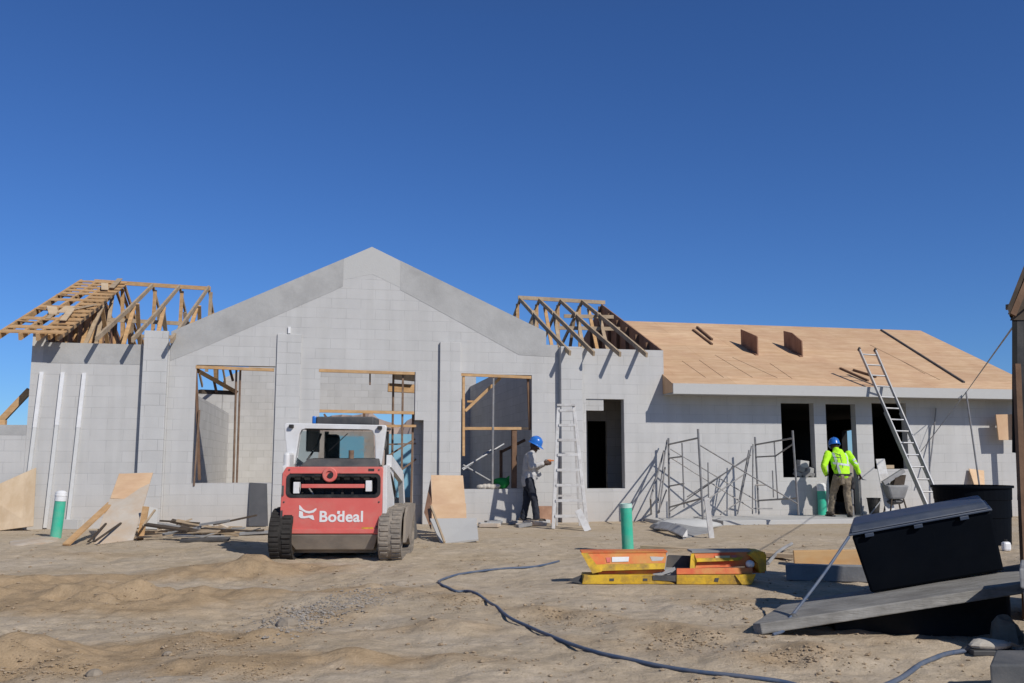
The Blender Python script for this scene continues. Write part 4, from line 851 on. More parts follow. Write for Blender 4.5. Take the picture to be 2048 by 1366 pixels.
solo('plank', MB().beam(gnd(280, 1080), at(292, 1013, yB+.5), .10, .03, up=(0, -1, .3)), M_WOOD, 'short upright plank against the right edge of the dusty plywood sheet', 'plank')
solo('batten', MB().beam(gnd(176, 1090, .05), at(212, 1047, yB+.36), .03, .02, up=(0, -1, .6)), M_WOODD, 'left one of two thin dark strips standing in for shadows on the dusty plywood sheet', 'batten')  # slim shadow built as a dark strip
solo('batten', MB().beam(gnd(188, 1090, .05), at(242, 1046, yB+.36), .03, .02, up=(0, -1, .6)), M_WOODD, 'right one of two thin dark strips standing in for shadows on the dusty plywood sheet', 'batten')  # second slim shadow, also a dark strip
solo('batten', MB().beam(at(286, 1052, yB+.2), at(310, 1020, yB+.5), .03, .025, up=(0, -1, .6)), M_WOODG, 'thin grey batten leaning between the short plank and the grey panel', 'batten')
sheet('panel', [(284, 1010, yB+1.6), (316, 1017, yB+1.6), (314, 1058, yB+1.2), (284, 1057, yB+1.2)], M_CASTL, 'grey square panel standing behind the short upright plank', 'panel', .03)
sheet('plinth_slab', [(20, 1080, foot(20, 1086)+.6), (118, 1070, foot(20, 1086)+1.0), (116, 1082, foot(116, 1082)), (20, 1092, foot(20, 1092))], M_DUSTY, 'flat dusty slab lying on the ground at the foot of the left green pipe', 'slab', .05)
solo('block', MB().beam(gnd(128, 1058, .09), gnd(160, 1058, .09), .2, .18), M_CASTL, 'small grey concrete block between the left green pipe and the tan plank', 'block', bevel=.006)
sheet('shadow_sheet', [(499, 965, wy(499, -.02)), (534, 967, wy(534, -.02)), (536, 1052, wy(536, -.08)), (497, 1052, wy(497, -.08))], M_WALL_SHADOW, 'dark grey sheet standing in for a shadow on the wall left of the loader', 'sheet', .02)  # thin dark sheet stands in for a shadow on the wall
# right of the loader
yC = foot(900, 1086)
sheet('plywood_sheet', [(862, 950, yC+1.75), (926, 951, yC+1.75), (931, 1008, yC+1.4), (864, 1010, yC+1.4)], M_PLY, 'upper brown plywood sheet leaning on the pilaster right of the loader', 'plywood sheet')
sheet('plywood_sheet', [(863, 1008, yC+1.25), (932, 1007, yC+1.25), (933, 1037, yC+1.0), (864, 1039, yC+1.0)], M_PLY, 'lower brown plywood strip beneath the upper plywood sheet right of the loader', 'plywood sheet')
sheet('panel', [(860, 1037, yC+.9), (953, 1036, yC+.9), (957, 1078, yC+.05), (882, 1087, yC-.02)], M_CASTL, 'pale grey board at the foot of the brown plywood sheets', 'board', .03)
solo('batten', MB().beam(gnd(889, 1087, .02), at(862, 1012, yC+.8), .03, .03), M_WOODG, 'thin grey batten leaning in front of the pale board right of the loader', 'batten')
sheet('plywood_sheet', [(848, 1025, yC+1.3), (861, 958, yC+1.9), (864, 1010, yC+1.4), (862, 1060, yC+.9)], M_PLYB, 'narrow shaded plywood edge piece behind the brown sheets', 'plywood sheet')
sheet('plywood_sheet', [(1992, 829, wy(1992, -.35)), (2042, 828, wy(2042, -.35)), (2042, 880, wy(2042, -.35)), (1998, 880, wy(1998, -.35))], M_PLY, 'square plywood piece held high on a post at the right end', 'plywood sheet', .03)
yp = wy(2042, -.5)
solo('timber_post', MB().beam(at(2034, 800, yp), onz(2046, 1030) if False else Vector((at(2047, 1030, yp).x, yp, -.05)), .10, .10), M_WOODB, 'reddish timber post carrying the square plywood piece', 'post')
sheet('plywood_sheet', [(1938, 937, wy(1938, -.06)), (1968, 941, wy(1968, -.06)), (1972, 1010, wy(1972, -.5)), (1962, 1010, wy(1962, -.5))], M_PLY, 'small pointed plywood offcut leaning on the wall above the black tub', 'plywood sheet')
# ================================================================== SCRAP HEAPS
random.seed(21)
for i in range(44):
    px = random.uniform(300, 492); py = random.uniform(1060, 1086); p = gnd(px, py, .02+random.uniform(0, .24)*max(0, 1-abs(px-405)/110))
    l = random.uniform(.25, 1.0); a = random.uniform(-.5, .5)+(math.pi if random.random() < .5 else 0); q = p+Vector((math.cos(a)*l, math.sin(a)*l*.5, random.uniform(-.05, .16)))
    q.z = max(q.z, gz(q.x, q.y)+.015)
    solo('scrap_board', MB().beam(p, q, random.uniform(.03, .13), random.uniform(.015, .035), up=(random.uniform(-.4, .4), random.uniform(-.4, .2), 1)), random.choice((M_WOODG, M_DUSTY, M_SLAB, M_WOODD, M_WOODD, M_WOODG, M_DGREY)), 'weathered scrap board in the heap between the dusty plywood and the loader', 'scrap board', 'scrap boards heaped left of the loader')
for i in range(14):
    px = random.uniform(975, 1092); py = random.uniform(1046, 1060); p = gnd(px, py, .02); w = random.uniform(.08, .22)
    Mr = Matrix.Translation(p+Vector((0, 0, .02))) @ Matrix.Rotation(random.uniform(-.5, .5), 4, 'Z') @ Matrix.Rotation(random.uniform(-.15, .15), 4, 'Y')
    solo('broken_block', MB().box((-w, -.1, -.03), (w, .1, .035), Mr), random.choice((M_CASTL, M_DUSTY, M_SLAB)), 'broken flat piece of concrete block on the ground by the grey shirted person', 'rubble piece', 'broken blocks by the grey shirted person', bevel=.008)
# reddish board behind the person
sheet('board', [(1077, 1012, wy(1077, -.05)), (1104, 1012, wy(1104, -.05)), (1104, 1050, wy(1104, -.2)), (1077, 1050, wy(1077, -.2))], M_PLYB, 'reddish brown board against the wall between the grey shirted person and the step ladder', 'board')
sheet('board', [(1158, 1018, wy(1158, -.05)), (1172, 1018, wy(1172, -.05)), (1172, 1034, wy(1172, -.1)), (1164, 1032, wy(1164, -.1))], M_RED, 'small red offcut on the wall behind the right rail of the step ladder', 'board')
# window sill clutter
yS = wy(990, .08); zs = W2[2]
gc = MB(); c = L(fu(1003, 965, .12), .12, zs+.02); gc.ellip(c+Vector((0, 0, .10)), (.18, .10, .12), 16, 10, jit=.16); gc.add([c+Vector((.02, 0, .16)), c+Vector((.17, .02, .26)), c+Vector((.16, .06, .05)), c+Vector((.0, .05, .05))], [(0, 1, 2, 3)])
solo('green_sack', gc, M_GREEN, 'bright green bag on the sill of the window left of the grey shirted person', 'bag', smooth=True)
rg = MB(); c = L(fu(975, 972, .05), .06, zs+.01)
for i in range(5): rg.ellip(c+Vector((-.14+.08*i, 0, .035+.02*random.random())), (.08, .07, .04+.02*random.random()), 12, 7, jit=.2)
solo('dusty_rag', rg, M_RAG, 'crumpled pale rag on the window sill beside the green bag', 'rag', smooth=True)
for (x0, y0, x1, y1, lab) in ((924, 938, 1008, 888, 'long pale steel prop slanting up to the right across the window'), (926, 930, 988, 966, 'thin steel prop slanting down to the right in the window'), (926, 940, 982, 900, 'second pale prop slanting up just below the long one in the window')):
    solo('steel_prop', MB().tube([L(fu(x0, y0, .5), .5, fw(x0, y0, .5)), L(fu(x1, y1, .7), .7, fw(x1, y1, .7))], .022), M_ALU, lab, 'steel prop', 'props in the window')
solo('steel_prop', MB().tube([L(fu(473, 735, .25), .25, fw(473, 738, .25)), L(fu(467, 955, .25), .25, W1[2]-.02)], .022), M_RUST, 'left one of two vertical steel props in the leftmost window', 'steel prop', 'props in the leftmost window')
solo('steel_prop', MB().tube([L(fu(481, 735, .22), .22, fw(481, 738, .22)), L(fu(474, 955, .22), .22, W1[2]-.02)], .022), M_RUST, 'right one of two vertical steel props in the leftmost window', 'steel prop', 'props in the leftmost window')
solo('steel_prop', MB().tube([L(fu(785, 860, .5), .5, fw(787, 748, .5)), L(fu(785, 900, .5), .5, -.05)], .024), M_RUST, 'vertical rusty steel prop in the doorway beside the loader', 'steel prop', 'props in the doorway')
# rubble in the right window
random.seed(5)
for i, (x, y, sz) in enumerate(((1606, 928, .11), (1600, 938, .09), (1618, 940, .09), (1612, 948, .10), (1596, 948, .07), (1624, 950, .07))):
    c = L(fu(x, y, .1), .12, max(fw(x, y, .1), RW1[2]+.05)); q = MB(); Mr = Matrix.Rotation(random.uniform(-.5, .5), 4, 'Y') @ Matrix.Rotation(random.uniform(-.5, .5), 4, 'Z')
    q.box((-sz, -.09, -sz*.7), (sz, .09, sz*.7), lambda p, c=c, Mr=Mr: c+Mr @ Vector(p)); solo('rubble_block', q, M_CASTL if i == 0 else M_SLAB, 'lump of broken block heaped on the sill beside the scaffold' if i else 'pale square block on top of the rubble in the window by the scaffold', 'rubble block', 'rubble heaped in the right window', bevel=.01)
# pale blue panels inside the hall
for (x0, x1, y0, y1, dd, lab) in ((676, 728, 872, 905, 7.6, 'pale turquoise panel seen through the cab of the loader'), (778, 834, 868, 975, 9.3, 'tall pale blue panel standing behind the doorway')):
    solo('insulation_panel', MB().box((fu(x0, 900, dd), dd, max(-.02, fw(x0, y1, dd))-.3), (fu(x1, 900, dd), dd+.05, fw(x0, y0, dd)), lambda p: L(*p)), M_CYAN, lab, 'panel')
M_SLAB_SHADE = pm('shaded_slab', (.075, .078, .082), (.125, .128, .13), scale=3, rough=.9, bump=.2, dirt=(.18, .165, .15), dscale=3)  # darker copy of the slab grey with the corner's shade in it
# ================================================================== LONG LOOSE PARTS AT THE RIGHT END
def catmull(P, n=8):
    out = []
    for i in range(len(P)-1):
        p0, p1, p2, p3 = P[max(i-1, 0)], P[i], P[i+1], P[min(i+2, len(P)-1)]
        for k in range(n):
            t = k/n; out.append(.5*((2*p1)+(p2-p0)*t+(2*p0-5*p1+4*p2-p3)*t*t+(3*p1-p0-3*p2+p3)*t**3))
    return out+[P[-1]]
yw = wy(1940, -.75); SHY_ = 7.4
solo('cable', MB().tube([at(2056, 612, SHY_), at(1934, 782, yw), at(1838, 908, wy(1838, -.05))], .009, 6), M_STEEL, 'thin grey cable running from the dark shed down across the eave to the wall', 'cable')
solo('steel_pole', MB().tube([at(1932, 784, yw), Vector((at(1966, 1000, yw-.3).x, yw-.3, 0))], .02), M_STEEL, 'thin steel pole leaning from the eave down behind the black tub', 'pole', 'thin poles at the right end')
solo('steel_pole', MB().tube([at(1872, 816, wy(1872, -.05)), at(1868, 862, wy(1868, -.08)), at(1857, 958, wy(1857, -.3))], .016), M_STEEL, 'thin bent pole standing on the wall just right of the extension ladder', 'pole', 'thin poles at the right end')
solo('timber_brace', MB().beam(L(fu(-14, 858, .6), .6, fw(-14, 858, .6)), L(fu(60, 780, .6), .6, fw(60, 780, .6)), .09, .12), M_WOOD, 'tan timber brace rising behind the low wall at the left edge', 'brace')
solo('timber_block', MB().beam(L(fu(-30, 846, .1), .1, wlow+.05), L(fu(12, 846, .1), .1, wlow+.05), .12, .09), M_WOOD, 'short tan timber lying on top of the low wall at the left edge', 'timber')
# dark timber shed at the right edge
SHY = 7.5
sb = at(2040, 1000, SHY); sb.z = 0
SH = thing('timber_shed', 'dark weathered timber shed cut off by the right edge of the picture', 'shed', sb)
def shp(name, x0, x1, y0, y1, dz0, dz1, dy, mat, bev=0):
    """box-like board whose front face spans photo columns x0..x1 between rows y0 (top) and y1, running dy back"""
    P = [at(x0, y1, SHY), at(x1, y1, SHY), at(x1, y0+dz1, SHY), at(x0, y0+dz0, SHY)]
    k = Vector((.63*dy, dy, 0)); return obj(name, MB().prism(P, k), mat, SH, bevel=bev)
gy = 925+1.25*F/SHY+6
shp('wall_board', 2024, 2034, 622, 905, .02, 0, .75, M_SHADE_BOARD); shp('wall_board', 2034.3, 2048, 616, 1000, .02, -.02, .72, M_BLACK)
for k in range(7): shp('wall_board', 2048.4+k*30, 2078+k*30, 590 if k == 0 else 560, gy, .0, .0, .70-.01*k, (M_WOODD, M_SHADE_BOARD, M_BLACK)[k % 3])
pa, pb_ = at(2015, 615, SHY-.05), at(2072, 470, SHY-.05); pc_ = at(2300, 520, SHY-.05); kk = Vector((.63*.95, .95, 0)); up_ = Vector((0, 0, -.07))
obj('roof', MB().prism([pa, pb_, pb_+up_, pa+up_+Vector((.01, 0, 0))], kk), M_WOODD, SH); obj('roof', MB().prism([pb_, pc_, pc_+up_, pb_+up_], kk), M_WOODD, SH)
obj('gable_board', MB().prism([at(2024, 640, SHY-.01), at(2300, 640, SHY-.01), at(2300, 545, SHY-.01), at(2072, 500, SHY-.01)], Vector((0, .03, 0))), M_WOODD, SH)
obj('rafter', MB().beam(at(2024, 630, SHY-.035), at(2076, 505, SHY-.035), .04, .05), M_WOODB, SH)
obj('purlin_stub', MB().prism([at(2011, 609, SHY), at(2018, 608, SHY), at(2018, 618, SHY), at(2011, 618, SHY)], Vector((.03, .05, 0))), M_WOODG, SH)
obj('corner_post', MB().beam(at(2033, 728, SHY-.05), at(2054, gy, SHY-.05), .045, .05), M_WOODB, SH)
obj('corner_post', MB().beam(at(2056, 880, SHY-.06), at(2062, gy, SHY-.06), .05, .05), M_WOODD, SH)
# black tub
p = gnd(1950, 1086); rb_ = 71*p.y/F
TB = thing('black_tub', 'large round black plastic tub with a rim behind the tilted navy chest', 'tub', p)
ht = (1084-972)*p.y/F
obj('tub_wall', MB().lathe([(rb_*.90, 0), (rb_*.94, ht*.45), (rb_*.96, ht*.46), (rb_*.97, ht*.75), (rb_*.985, ht*.76), (rb_, ht*.97), (rb_*.9, ht*.97), (rb_*.85, .08)], p, 40), M_NAVY, TB, smooth=False)
obj('rim', MB().lathe([(rb_*.99, ht*.955), (rb_*1.05, ht*.96), (rb_*1.05, ht), (rb_*.97, ht), (rb_*.96, ht*.96)], p, 40), M_NAVY, TB)
# ================================================================== TILTED BOARD AND NAVY CHEST
def aq(px, py, Y): return at(px, py, Y)
M_GBOARD = pm('weathered_grey_board', (.215, .205, .185), (.38, .365, .335), scale=3, stretch=(1.2, 9, 9), rough=.9, bump=.5, bscale=14, dirt=(.15, .14, .125), dscale=2.5, damt=.8, detail=10)
fl, frr, bl_, br2 = aq(1505, 1247, 6.75), aq(2042, 1166, 6.75), aq(1566, 1207, 8.05), aq(2044, 1127, 7.95)
nb = (frr-fl).cross(bl_-fl).normalized(); nb = nb if nb.z > 0 else -nb
cut = fl+(frr-fl)*.035-(bl_-fl)*.06
solo('grey_board', MB().prism([fl, cut, frr, br2, bl_], -nb*.075), M_GBOARD, 'long grey board tilted up to the right under the navy chest', 'board', bevel=.008)
zf = lambda x, y: (fl+(frr-fl)*((x-fl.x)/(frr.x-fl.x))).z-.09+(y-6.75)*.03
solo('shade_block', MB().hexa([Vector(v) for v in ((2.35, 6.98, -.06), (3.66, 6.98, -.06), (3.85, 7.4, -.06), (2.75, 7.6, -.06), (2.35, 6.98, zf(2.35, 6.98)), (3.66, 6.98, zf(3.66, 6.98)), (3.85, 7.4, zf(3.7, 7.0)-.02), (2.75, 7.6, zf(2.55, 7.0)-.04))]), M_SHADE_BOARD, 'black block standing in for the shade under the raised end of the grey board', 'shade block', bevel=.03)  # added black block stands in for the shade under the board
b0, b1 = aq(1742, 1187, 7.5), aq(2008, 1141, 7.5); t0, t1 = aq(1703, 1072, 7.42), aq(1982, 1022, 7.42); dv = Vector((.205, .50, .04))
CH = thing('navy_chest', 'dark navy storage chest with a bluish lid tilted on the grey board', 'storage chest', (b0+b1)/2)
bd = MB().hexa([b0, b1, b1+dv, b0+dv, t0, t1, t1+dv, t0+dv]); obj('body', bd, M_NAVY, CH, bevel=.02)
ex = (t1-t0).normalized(); ey = dv.normalized(); ez = (t0-b0).normalized(); ez2 = ex.cross(ey).normalized()
lo = t0-ex*.02-ey*.03+ez2*.004; hi = t1+ex*.01-ey*.03+ez2*.004; d2 = ey*.60
obj('lid_rim', MB().hexa([lo, hi, hi+d2, lo+d2, lo+ez2*.018, hi+ez2*.018, hi+d2+ez2*.018, lo+d2+ez2*.018]), M_LID, CH, bevel=.006)
lo2 = lo+ex*.008+ey*.012+ez2*.019; hi2 = hi-ex*.02+ey*.012+ez2*.019; d3 = ey*.55
obj('lid', MB().hexa([lo2, hi2, hi2+d3, lo2+d3, lo2+ex*.025+ez2*.055+ey*.05, hi2-ex*.025+ez2*.055+ey*.05, hi2+d3+ez2*.055-ex*.03, lo2+d3+ez2*.055+ex*.03]), M_LID, CH, bevel=.015)
for f in (.14, .48, .80):
    c = lo.lerp(hi, f); obj('latch', MB().hexa([c-ex*.035-ey*.012-ez2*.03, c+ex*.035-ey*.012-ez2*.03, c+ex*.035+ey*.03-ez2*.03, c-ex*.035+ey*.03-ez2*.03, c-ex*.035-ey*.012-ez2*.001, c+ex*.035-ey*.012-ez2*.001, c+ex*.035+ey*.03-ez2*.001, c-ex*.035+ey*.03-ez2*.001]), M_LID, CH, bevel=.004)
a_ = lo+ez2*.0+Vector((-.005, -.02, 0)); k1 = aq(1588, 1226, 6.82); k2 = aq(1566, 1252, 6.70); k3 = gnd(1546, 1272, .01)
solo('strap', MB().tube(catmull([a_, a_.lerp(k1, .5)+Vector((0, 0, -.015)), k1, k2, aq(1566, 1262, 6.68), k3], 6), .011, 7), M_HOSE, 'grey blue strap running from the chest lid down round the tip of the grey board', 'strap')
solo('rag_knot', MB().ellip(aq(1584, 1237, 6.80)+Vector((0, 0, .01)), (.045, .02, .03), 12, 8, jit=.3), M_DGREY, 'small dark knotted rag on the tip of the grey board', 'rag', smooth=True)
solo('concrete_beam', MB().beam(gnd(1574, 1159, .085), gnd(1745, 1164, .085), .16, .17), M_SLAB, 'grey concrete beam lying behind the strap left of the navy chest', 'beam', bevel=.01)
ob = MB().beam(gnd(1588, 1133, .10), gnd(1745, 1135, .12), .14, .20); solo('orange_timber', ob, pm('faded_orange_timber', (.60, .33, .13), (.68, .45, .22), scale=3, stretch=(1, 1, 4), rough=.8, dirt=(.55, .38, .22), dscale=3), 'faded orange timber beam behind the grey concrete beam', 'timber', bevel=.006)
solo('long_plank', MB().beam(gnd(1285, 1097, .02), gnd(1590, 1120, .05), .16, .05), pm('tan_plank', (.46, .34, .21), (.56, .44, .30), scale=4, rough=.85), 'long tan plank half buried in the sand behind the yellow steel forms', 'plank')
solo('bent_strip', MB().tube(catmull([gnd(1536, 1130, .02), gnd(1558, 1112, .06), gnd(1584, 1103, .10)], 6), .022, 7), M_SLAB, 'grey bent strip between the yellow forms and the orange timber', 'strip')
for (x, y, w, h, lab) in ((2013, 1102, .055, .13, 'white plastic jug on the ground at the foot of the black tub'),):
    p = gnd(x, y); J = thing('plastic_jug', lab, 'jug', p); obj('body', MB().box((p.x-w, p.y-.05, p.z), (p.x+w, p.y+.05, p.z+h)), M_PVC, J, bevel=.03); obj('cap', MB().lathe([(.02, h), (.02, h+.03)], p, 12), M_BLACK, J)
# concrete pillar and slabs in the right corner
pc = at(2030, 1135, 6.2); xr = pc.x
PL = thing('concrete_pillar', 'grey concrete pillar with a wider cap at the right edge of the picture', 'pillar', (xr+.3, 6.3, 0))
def skewbox(x0, x1, y0, y1, z0, z1, k=.56):
    return MB().hexa([Vector((x+(y-y0)*k, y, z)) for z in (z0, z1) for x, y in ((x0, y0), (x1, y0), (x1, y1), (x0, y1))])
obj('cap', skewbox(xr, xr+.6, 6.15, 6.7, pc.z-.13, pc.z), M_SLAB, PL, bevel=.012); obj('shaft', skewbox(xr+.03, xr+.57, 6.18, 6.66, -.1, pc.z-.131), M_SLAB_SHADE, PL, bevel=.012)
q0 = at(1976, 1366, 5.15)
solo('concrete_slab', skewbox(q0.x, q0.x+.8, 5.12, 5.5, -.1, at(1985, 1326, 5.15).z, .6), M_SLAB_SHADE, 'grey concrete slab in the bottom right corner', 'slab', bevel=.012)
rk = MB().ellip(gnd(2012, 1286, .02), (.10, .10, .17), 10, 7, jit=.25); solo('rock', rk, M_ROCK, 'grey upright rock leaning on the concrete pillar', 'rock')
# hose with a pale cloth wrapped fitting
def hose(pts, r, lab, grp):
    P = [gnd(x, y, r*.8) for x, y in pts]; C = catmull(P, 8)
    zz = [max(c.z, gz(c.x, c.y)+r*.75) for c in C]
    for _ in range(10): zz = [max(.25*zz[max(i-1, 0)]+.5*zz[i]+.25*zz[min(i+1, len(zz)-1)], gz(C[i].x, C[i].y)+r*.1) for i in range(len(zz))]
    C = [Vector((c.x, c.y, z)) for c, z in zip(C, zz)]
    return solo('hose', MB().tube(C, r, 8), M_HOSE, lab, 'hose', grp, smooth=True)
hose([(1118, 1124), (1090, 1131), (1060, 1136), (1000, 1140), (940, 1147), (905, 1154), (884, 1161), (877, 1166), (882, 1171), (897, 1178), (912, 1185), (932, 1185), (952, 1189), (975, 1208), (1010, 1233), (1060, 1258), (1120, 1283), (1200, 1310), (1300, 1333), (1400, 1348), (1500, 1358), (1580, 1370), (1640, 1390)], .0125, 'long blue grey hose winding across the sand in the middle', 'hoses on the sand')
hose([(1760, 1380), (1800, 1362), (1830, 1342), (1860, 1324), (1895, 1312), (1932, 1305)], .016, 'thicker blue grey hose ending at the pale fitting in the lower right', 'hoses on the sand')
nzp = gnd(1985, 1308, .03)
NZ = thing('hose_fitting', 'pale cloth wrapped hose fitting on the sand in the lower right', 'hose fitting', nzp)
obj('wrapped_body', MB().ellip(nzp+Vector((-.02, 0, .03)), (.15, .07, .04), 14, 8, jit=.14), M_RAG, NZ, smooth=False)
obj('base_plate', MB().box(tuple(nzp+Vector((-.16, -.07, -.03))), tuple(nzp+Vector((.14, .07, .005)))), M_DGREY, NZ, bevel=.006)
obj('coupling', MB().tube([gnd(1930, 1305, .018), nzp+Vector((-.13, 0, .02))], [.018, .024], 10), M_DGREY, NZ)
obj('loose_end', MB().prism([nzp+Vector((.11, -.03, .05)), nzp+Vector((.20, -.02, .02)), nzp+Vector((.16, .0, -.05)), nzp+Vector((.12, .02, .0))], (0, .012, .004)), M_RAG, NZ)
# ================================================================== YELLOW AND ORANGE STEEL FORMS
def quad(mb, pts, th, back=Vector((0, 1, 0))):
    P = [at(*p) for p in pts]; return mb.prism(P, back*th)
YF = 9.55
def form(root_lab, base, builder, grp='painted steel forms on the sand'):
    t = thing('steel_form', root_lab, 'steel form', base, grp); builder(t); return t
def f_upper_left(t):
    obj('face_plate', quad(MB(), [(1172, 1106, YF+.05), (1334, 1105, YF+.05), (1331, 1126, YF-.03), (1192, 1129, YF-.03)], .012), M_ORANGE, t)
    obj('lower_lip', quad(MB(), [(1188, 1129.2, YF-.032), (1331, 1126.2, YF-.032), (1329, 1138, YF-.05), (1200, 1142, YF-.05)], .012), M_YELLOW, t)
    obj('end_plate', quad(MB(), [(1162, 1106, YF+.02), (1175, 1106, YF+.02), (1204, 1143, YF-.075), (1185, 1147, YF-.075)], .02), M_YELLOW, t)
    obj('top_flange', quad(MB(), [(1163, 1103, YF+.04), (1335, 1102, YF+.04), (1335, 1105, YF+.04), (1163, 1106, YF+.04)], .22), M_ORANGE, t)
    obj('back_plate', quad(MB(), [(1166, 1104, YF+.25), (1335, 1103, YF+.25), (1331, 1147, YF+.2), (1186, 1150, YF+.2)], .01), M_YELLOW, t)
    obj('side_plate', MB().prism([at(1335, 1105, YF+.04), at(1330, 1140, YF-.04), at(1331, 1146, YF+.2), at(1335, 1103, YF+.26)], (-.01, 0, 0)), M_SLAB, t)
    obj('runner', quad(MB(), [(1195, 1143, YF+.0), (1330, 1139, YF+.0), (1328, 1150, YF-.0), (1200, 1151, YF-.0)], .18), M_ORANGE, t)
    obj('sticker', quad(MB(), [(1224, 1114, YF+.012), (1258, 1113.5, YF+.012), (1257, 1123, YF-.022), (1224, 1124, YF-.022)], .004), M_PVC, t)
    obj('sticker', quad(MB(), [(1212, 1115, YF+.01), (1221, 1115, YF+.01), (1221, 1124, YF-.024), (1214, 1125, YF-.024)], .004), M_RED, t)
    obj('sticker', quad(MB(), [(1300, 1113, YF+.015), (1328, 1114, YF+.015), (1324, 1121, YF-.014), (1304, 1122, YF-.014)], .004), M_CASTL, t)
form('orange and yellow steel form on the left, stacked on a yellow beam', at(1250, 1150, YF), f_upper_left)
def f_lower_left(t):
    m = MB().hexa([at(1164, 1168.5, YF-.1), at(1352, 1168.5, YF-.1), at(1352, 1168.5, YF-.1)+Vector((0, .32, 0)), at(1164, 1168.5, YF-.1)+Vector((0, .32, 0)), at(1168, 1151, YF-.1), at(1306, 1150, YF-.1), at(1306, 1150, YF-.1)+Vector((0, .3, 0)), at(1168, 1151, YF-.1)+Vector((0, .3, 0))]); obj('beam', m, M_YELLOW, t, bevel=.006)
    obj('channel', quad(MB(), [(1305, 1151, YF-.108), (1352, 1151, YF-.108), (1352, 1163, YF-.108), (1306, 1160, YF-.108)], .006), M_DGREY, t)
    for x in (1219, 1286): obj('bolt_mark', quad(MB(), [(x, 1157, YF-.104), (x+9, 1157, YF-.104), (x+9, 1162, YF-.104), (x, 1162, YF-.104)], .003), M_DGREY, t)
    obj('nose_plate', MB().prism([at(1164, 1168, YF-.1), at(1138, 1162, YF-.02), at(1164, 1152, YF+.05)], (0, .02, .01)), M_DGREY, t)
form('flat yellow steel beam lowest on the left with a dark nose', at(1250, 1168, YF-.1), f_lower_left)
def f_shade_tray(t):
    P = [(1312, 1136), (1386, 1136), (1384, 1112), (1338, 1110)]
    obj('shade_wall', quad(MB(), [(x, y, YF+.28) for x, y in P], .02), M_DGREY, t); obj('tray_floor', MB().prism([at(1306, 1150, YF+.0), at(1352, 1150, YF+.0), at(1384, 1137, YF+.28), at(1314, 1137, YF+.28)], (0, 0, .012)), M_SLAB, t)  # dark upright panel stands in for the shadow behind the forms
    obj('bent_flap', MB().prism([at(1306, 1150, YF-.02), at(1350, 1136, YF+.02), at(1352, 1141, YF-.0), at(1322, 1151, YF-.04)], (0, .012, .01)), M_SLAB, t)
form('grey steel tray with a dark panel standing in for shadow between the painted forms', at(1340, 1150, YF), f_shade_tray)
def f_mid_right(t):
    obj('beam', MB().hexa([at(1353, 1169, YF-.12), at(1502, 1169, YF-.12), at(1506, 1166, YF+.25), at(1353, 1166, YF+.25), at(1353, 1150, YF-.12), at(1512, 1149, YF-.12), at(1512, 1148, YF+.25), at(1353, 1149, YF+.25)]), M_YELLOW, t, bevel=.006)
    obj('upper_beam', MB().hexa([at(1353, 1149, YF-.10), at(1505, 1148, YF-.10), at(1505, 1147, YF+.25), at(1353, 1148, YF+.25), at(1353, 1137, YF-.08), at(1505, 1135, YF-.08), at(1505, 1134, YF+.25), at(1353, 1136, YF+.25)]), M_ORANGE, t, bevel=.006)
    obj('torn_flap', MB().prism([at(1470, 1150, YF-.13), at(1512, 1148, YF-.16), at(1503, 1169, YF-.18), at(1484, 1169, YF-.15)], (0, .012, 0)), M_YELLOW, t)
    obj('bolt_mark', quad(MB(), [(1430, 1156, YF-.124), (1438, 1156, YF-.124), (1436, 1164, YF-.124), (1428, 1163, YF-.124)], .003), M_DGREY, t)
form('yellow and orange double steel beam lowest on the right', at(1430, 1168, YF-.1), f_mid_right)
def f_upper_right(t):
    obj('face_plate', quad(MB(), [(1384, 1106, YF+.05), (1500, 1104, YF+.05), (1500, 1133, YF-.0), (1390, 1136, YF-.0)], .012), M_ORANGE, t)
    obj('mid_rib', quad(MB(), [(1384, 1117, YF+.0), (1486, 1115, YF+.0), (1480, 1121, YF-.03), (1392, 1124, YF-.03)], .03), M_YELLOW, t)
    obj('end_plate', quad(MB(), [(1382, 1108, YF+.03), (1388, 1107, YF+.03), (1394, 1122, YF-.05), (1390, 1137, YF-.06), (1380, 1137, YF-.06)], .02), M_YELLOW, t)
    obj('top_flange', quad(MB(), [(1384, 1102, YF+.04), (1512, 1101, YF+.04), (1512, 1104, YF+.04), (1384, 1106, YF+.04)], .25), M_SLAB, t)
    h = MB().prism([at(1497, 1110, YF-.06), at(1510, 1102, YF-.06), at(1526, 1103, YF-.06), at(1533, 1110, YF-.06), at(1533, 1142, YF-.06), at(1520, 1147, YF-.06), at(1516, 1128, YF-.06), at(1505, 1116, YF-.06)], (0, .3, 0)); obj('hood', h, M_YELLOW, t, bevel=.006)
    obj('hood_back', MB().prism([at(1490, 1106, YF+.2), at(1530, 1104, YF+.2), at(1530, 1146, YF+.18), at(1490, 1146, YF+.18)], (0, .01, 0)), M_ORANGE, t)
    obj('ball', MB().ellip(at(1500, 1128, YF-.03), (.045, .045, .04), 14, 9), M_PVC, t, smooth=True)
    obj('sticker', quad(MB(), [(1463, 1111, YF+.03), (1473, 1110.5, YF+.03), (1473, 1119, YF-.005), (1463, 1119.5, YF-.005)], .004), M_RED, t)
    obj('sticker', quad(MB(), [(1430, 1112, YF+.03), (1460, 1111, YF+.03), (1460, 1118, YF+.0), (1432, 1119, YF-.0)], .004), pm('faded_sticker', (.62, .50, .25), (.70, .58, .34), rough=.7, bump=0), t)
form('orange steel form on the right with a hooded end and a white ball', at(1450, 1136, YF), f_upper_right)
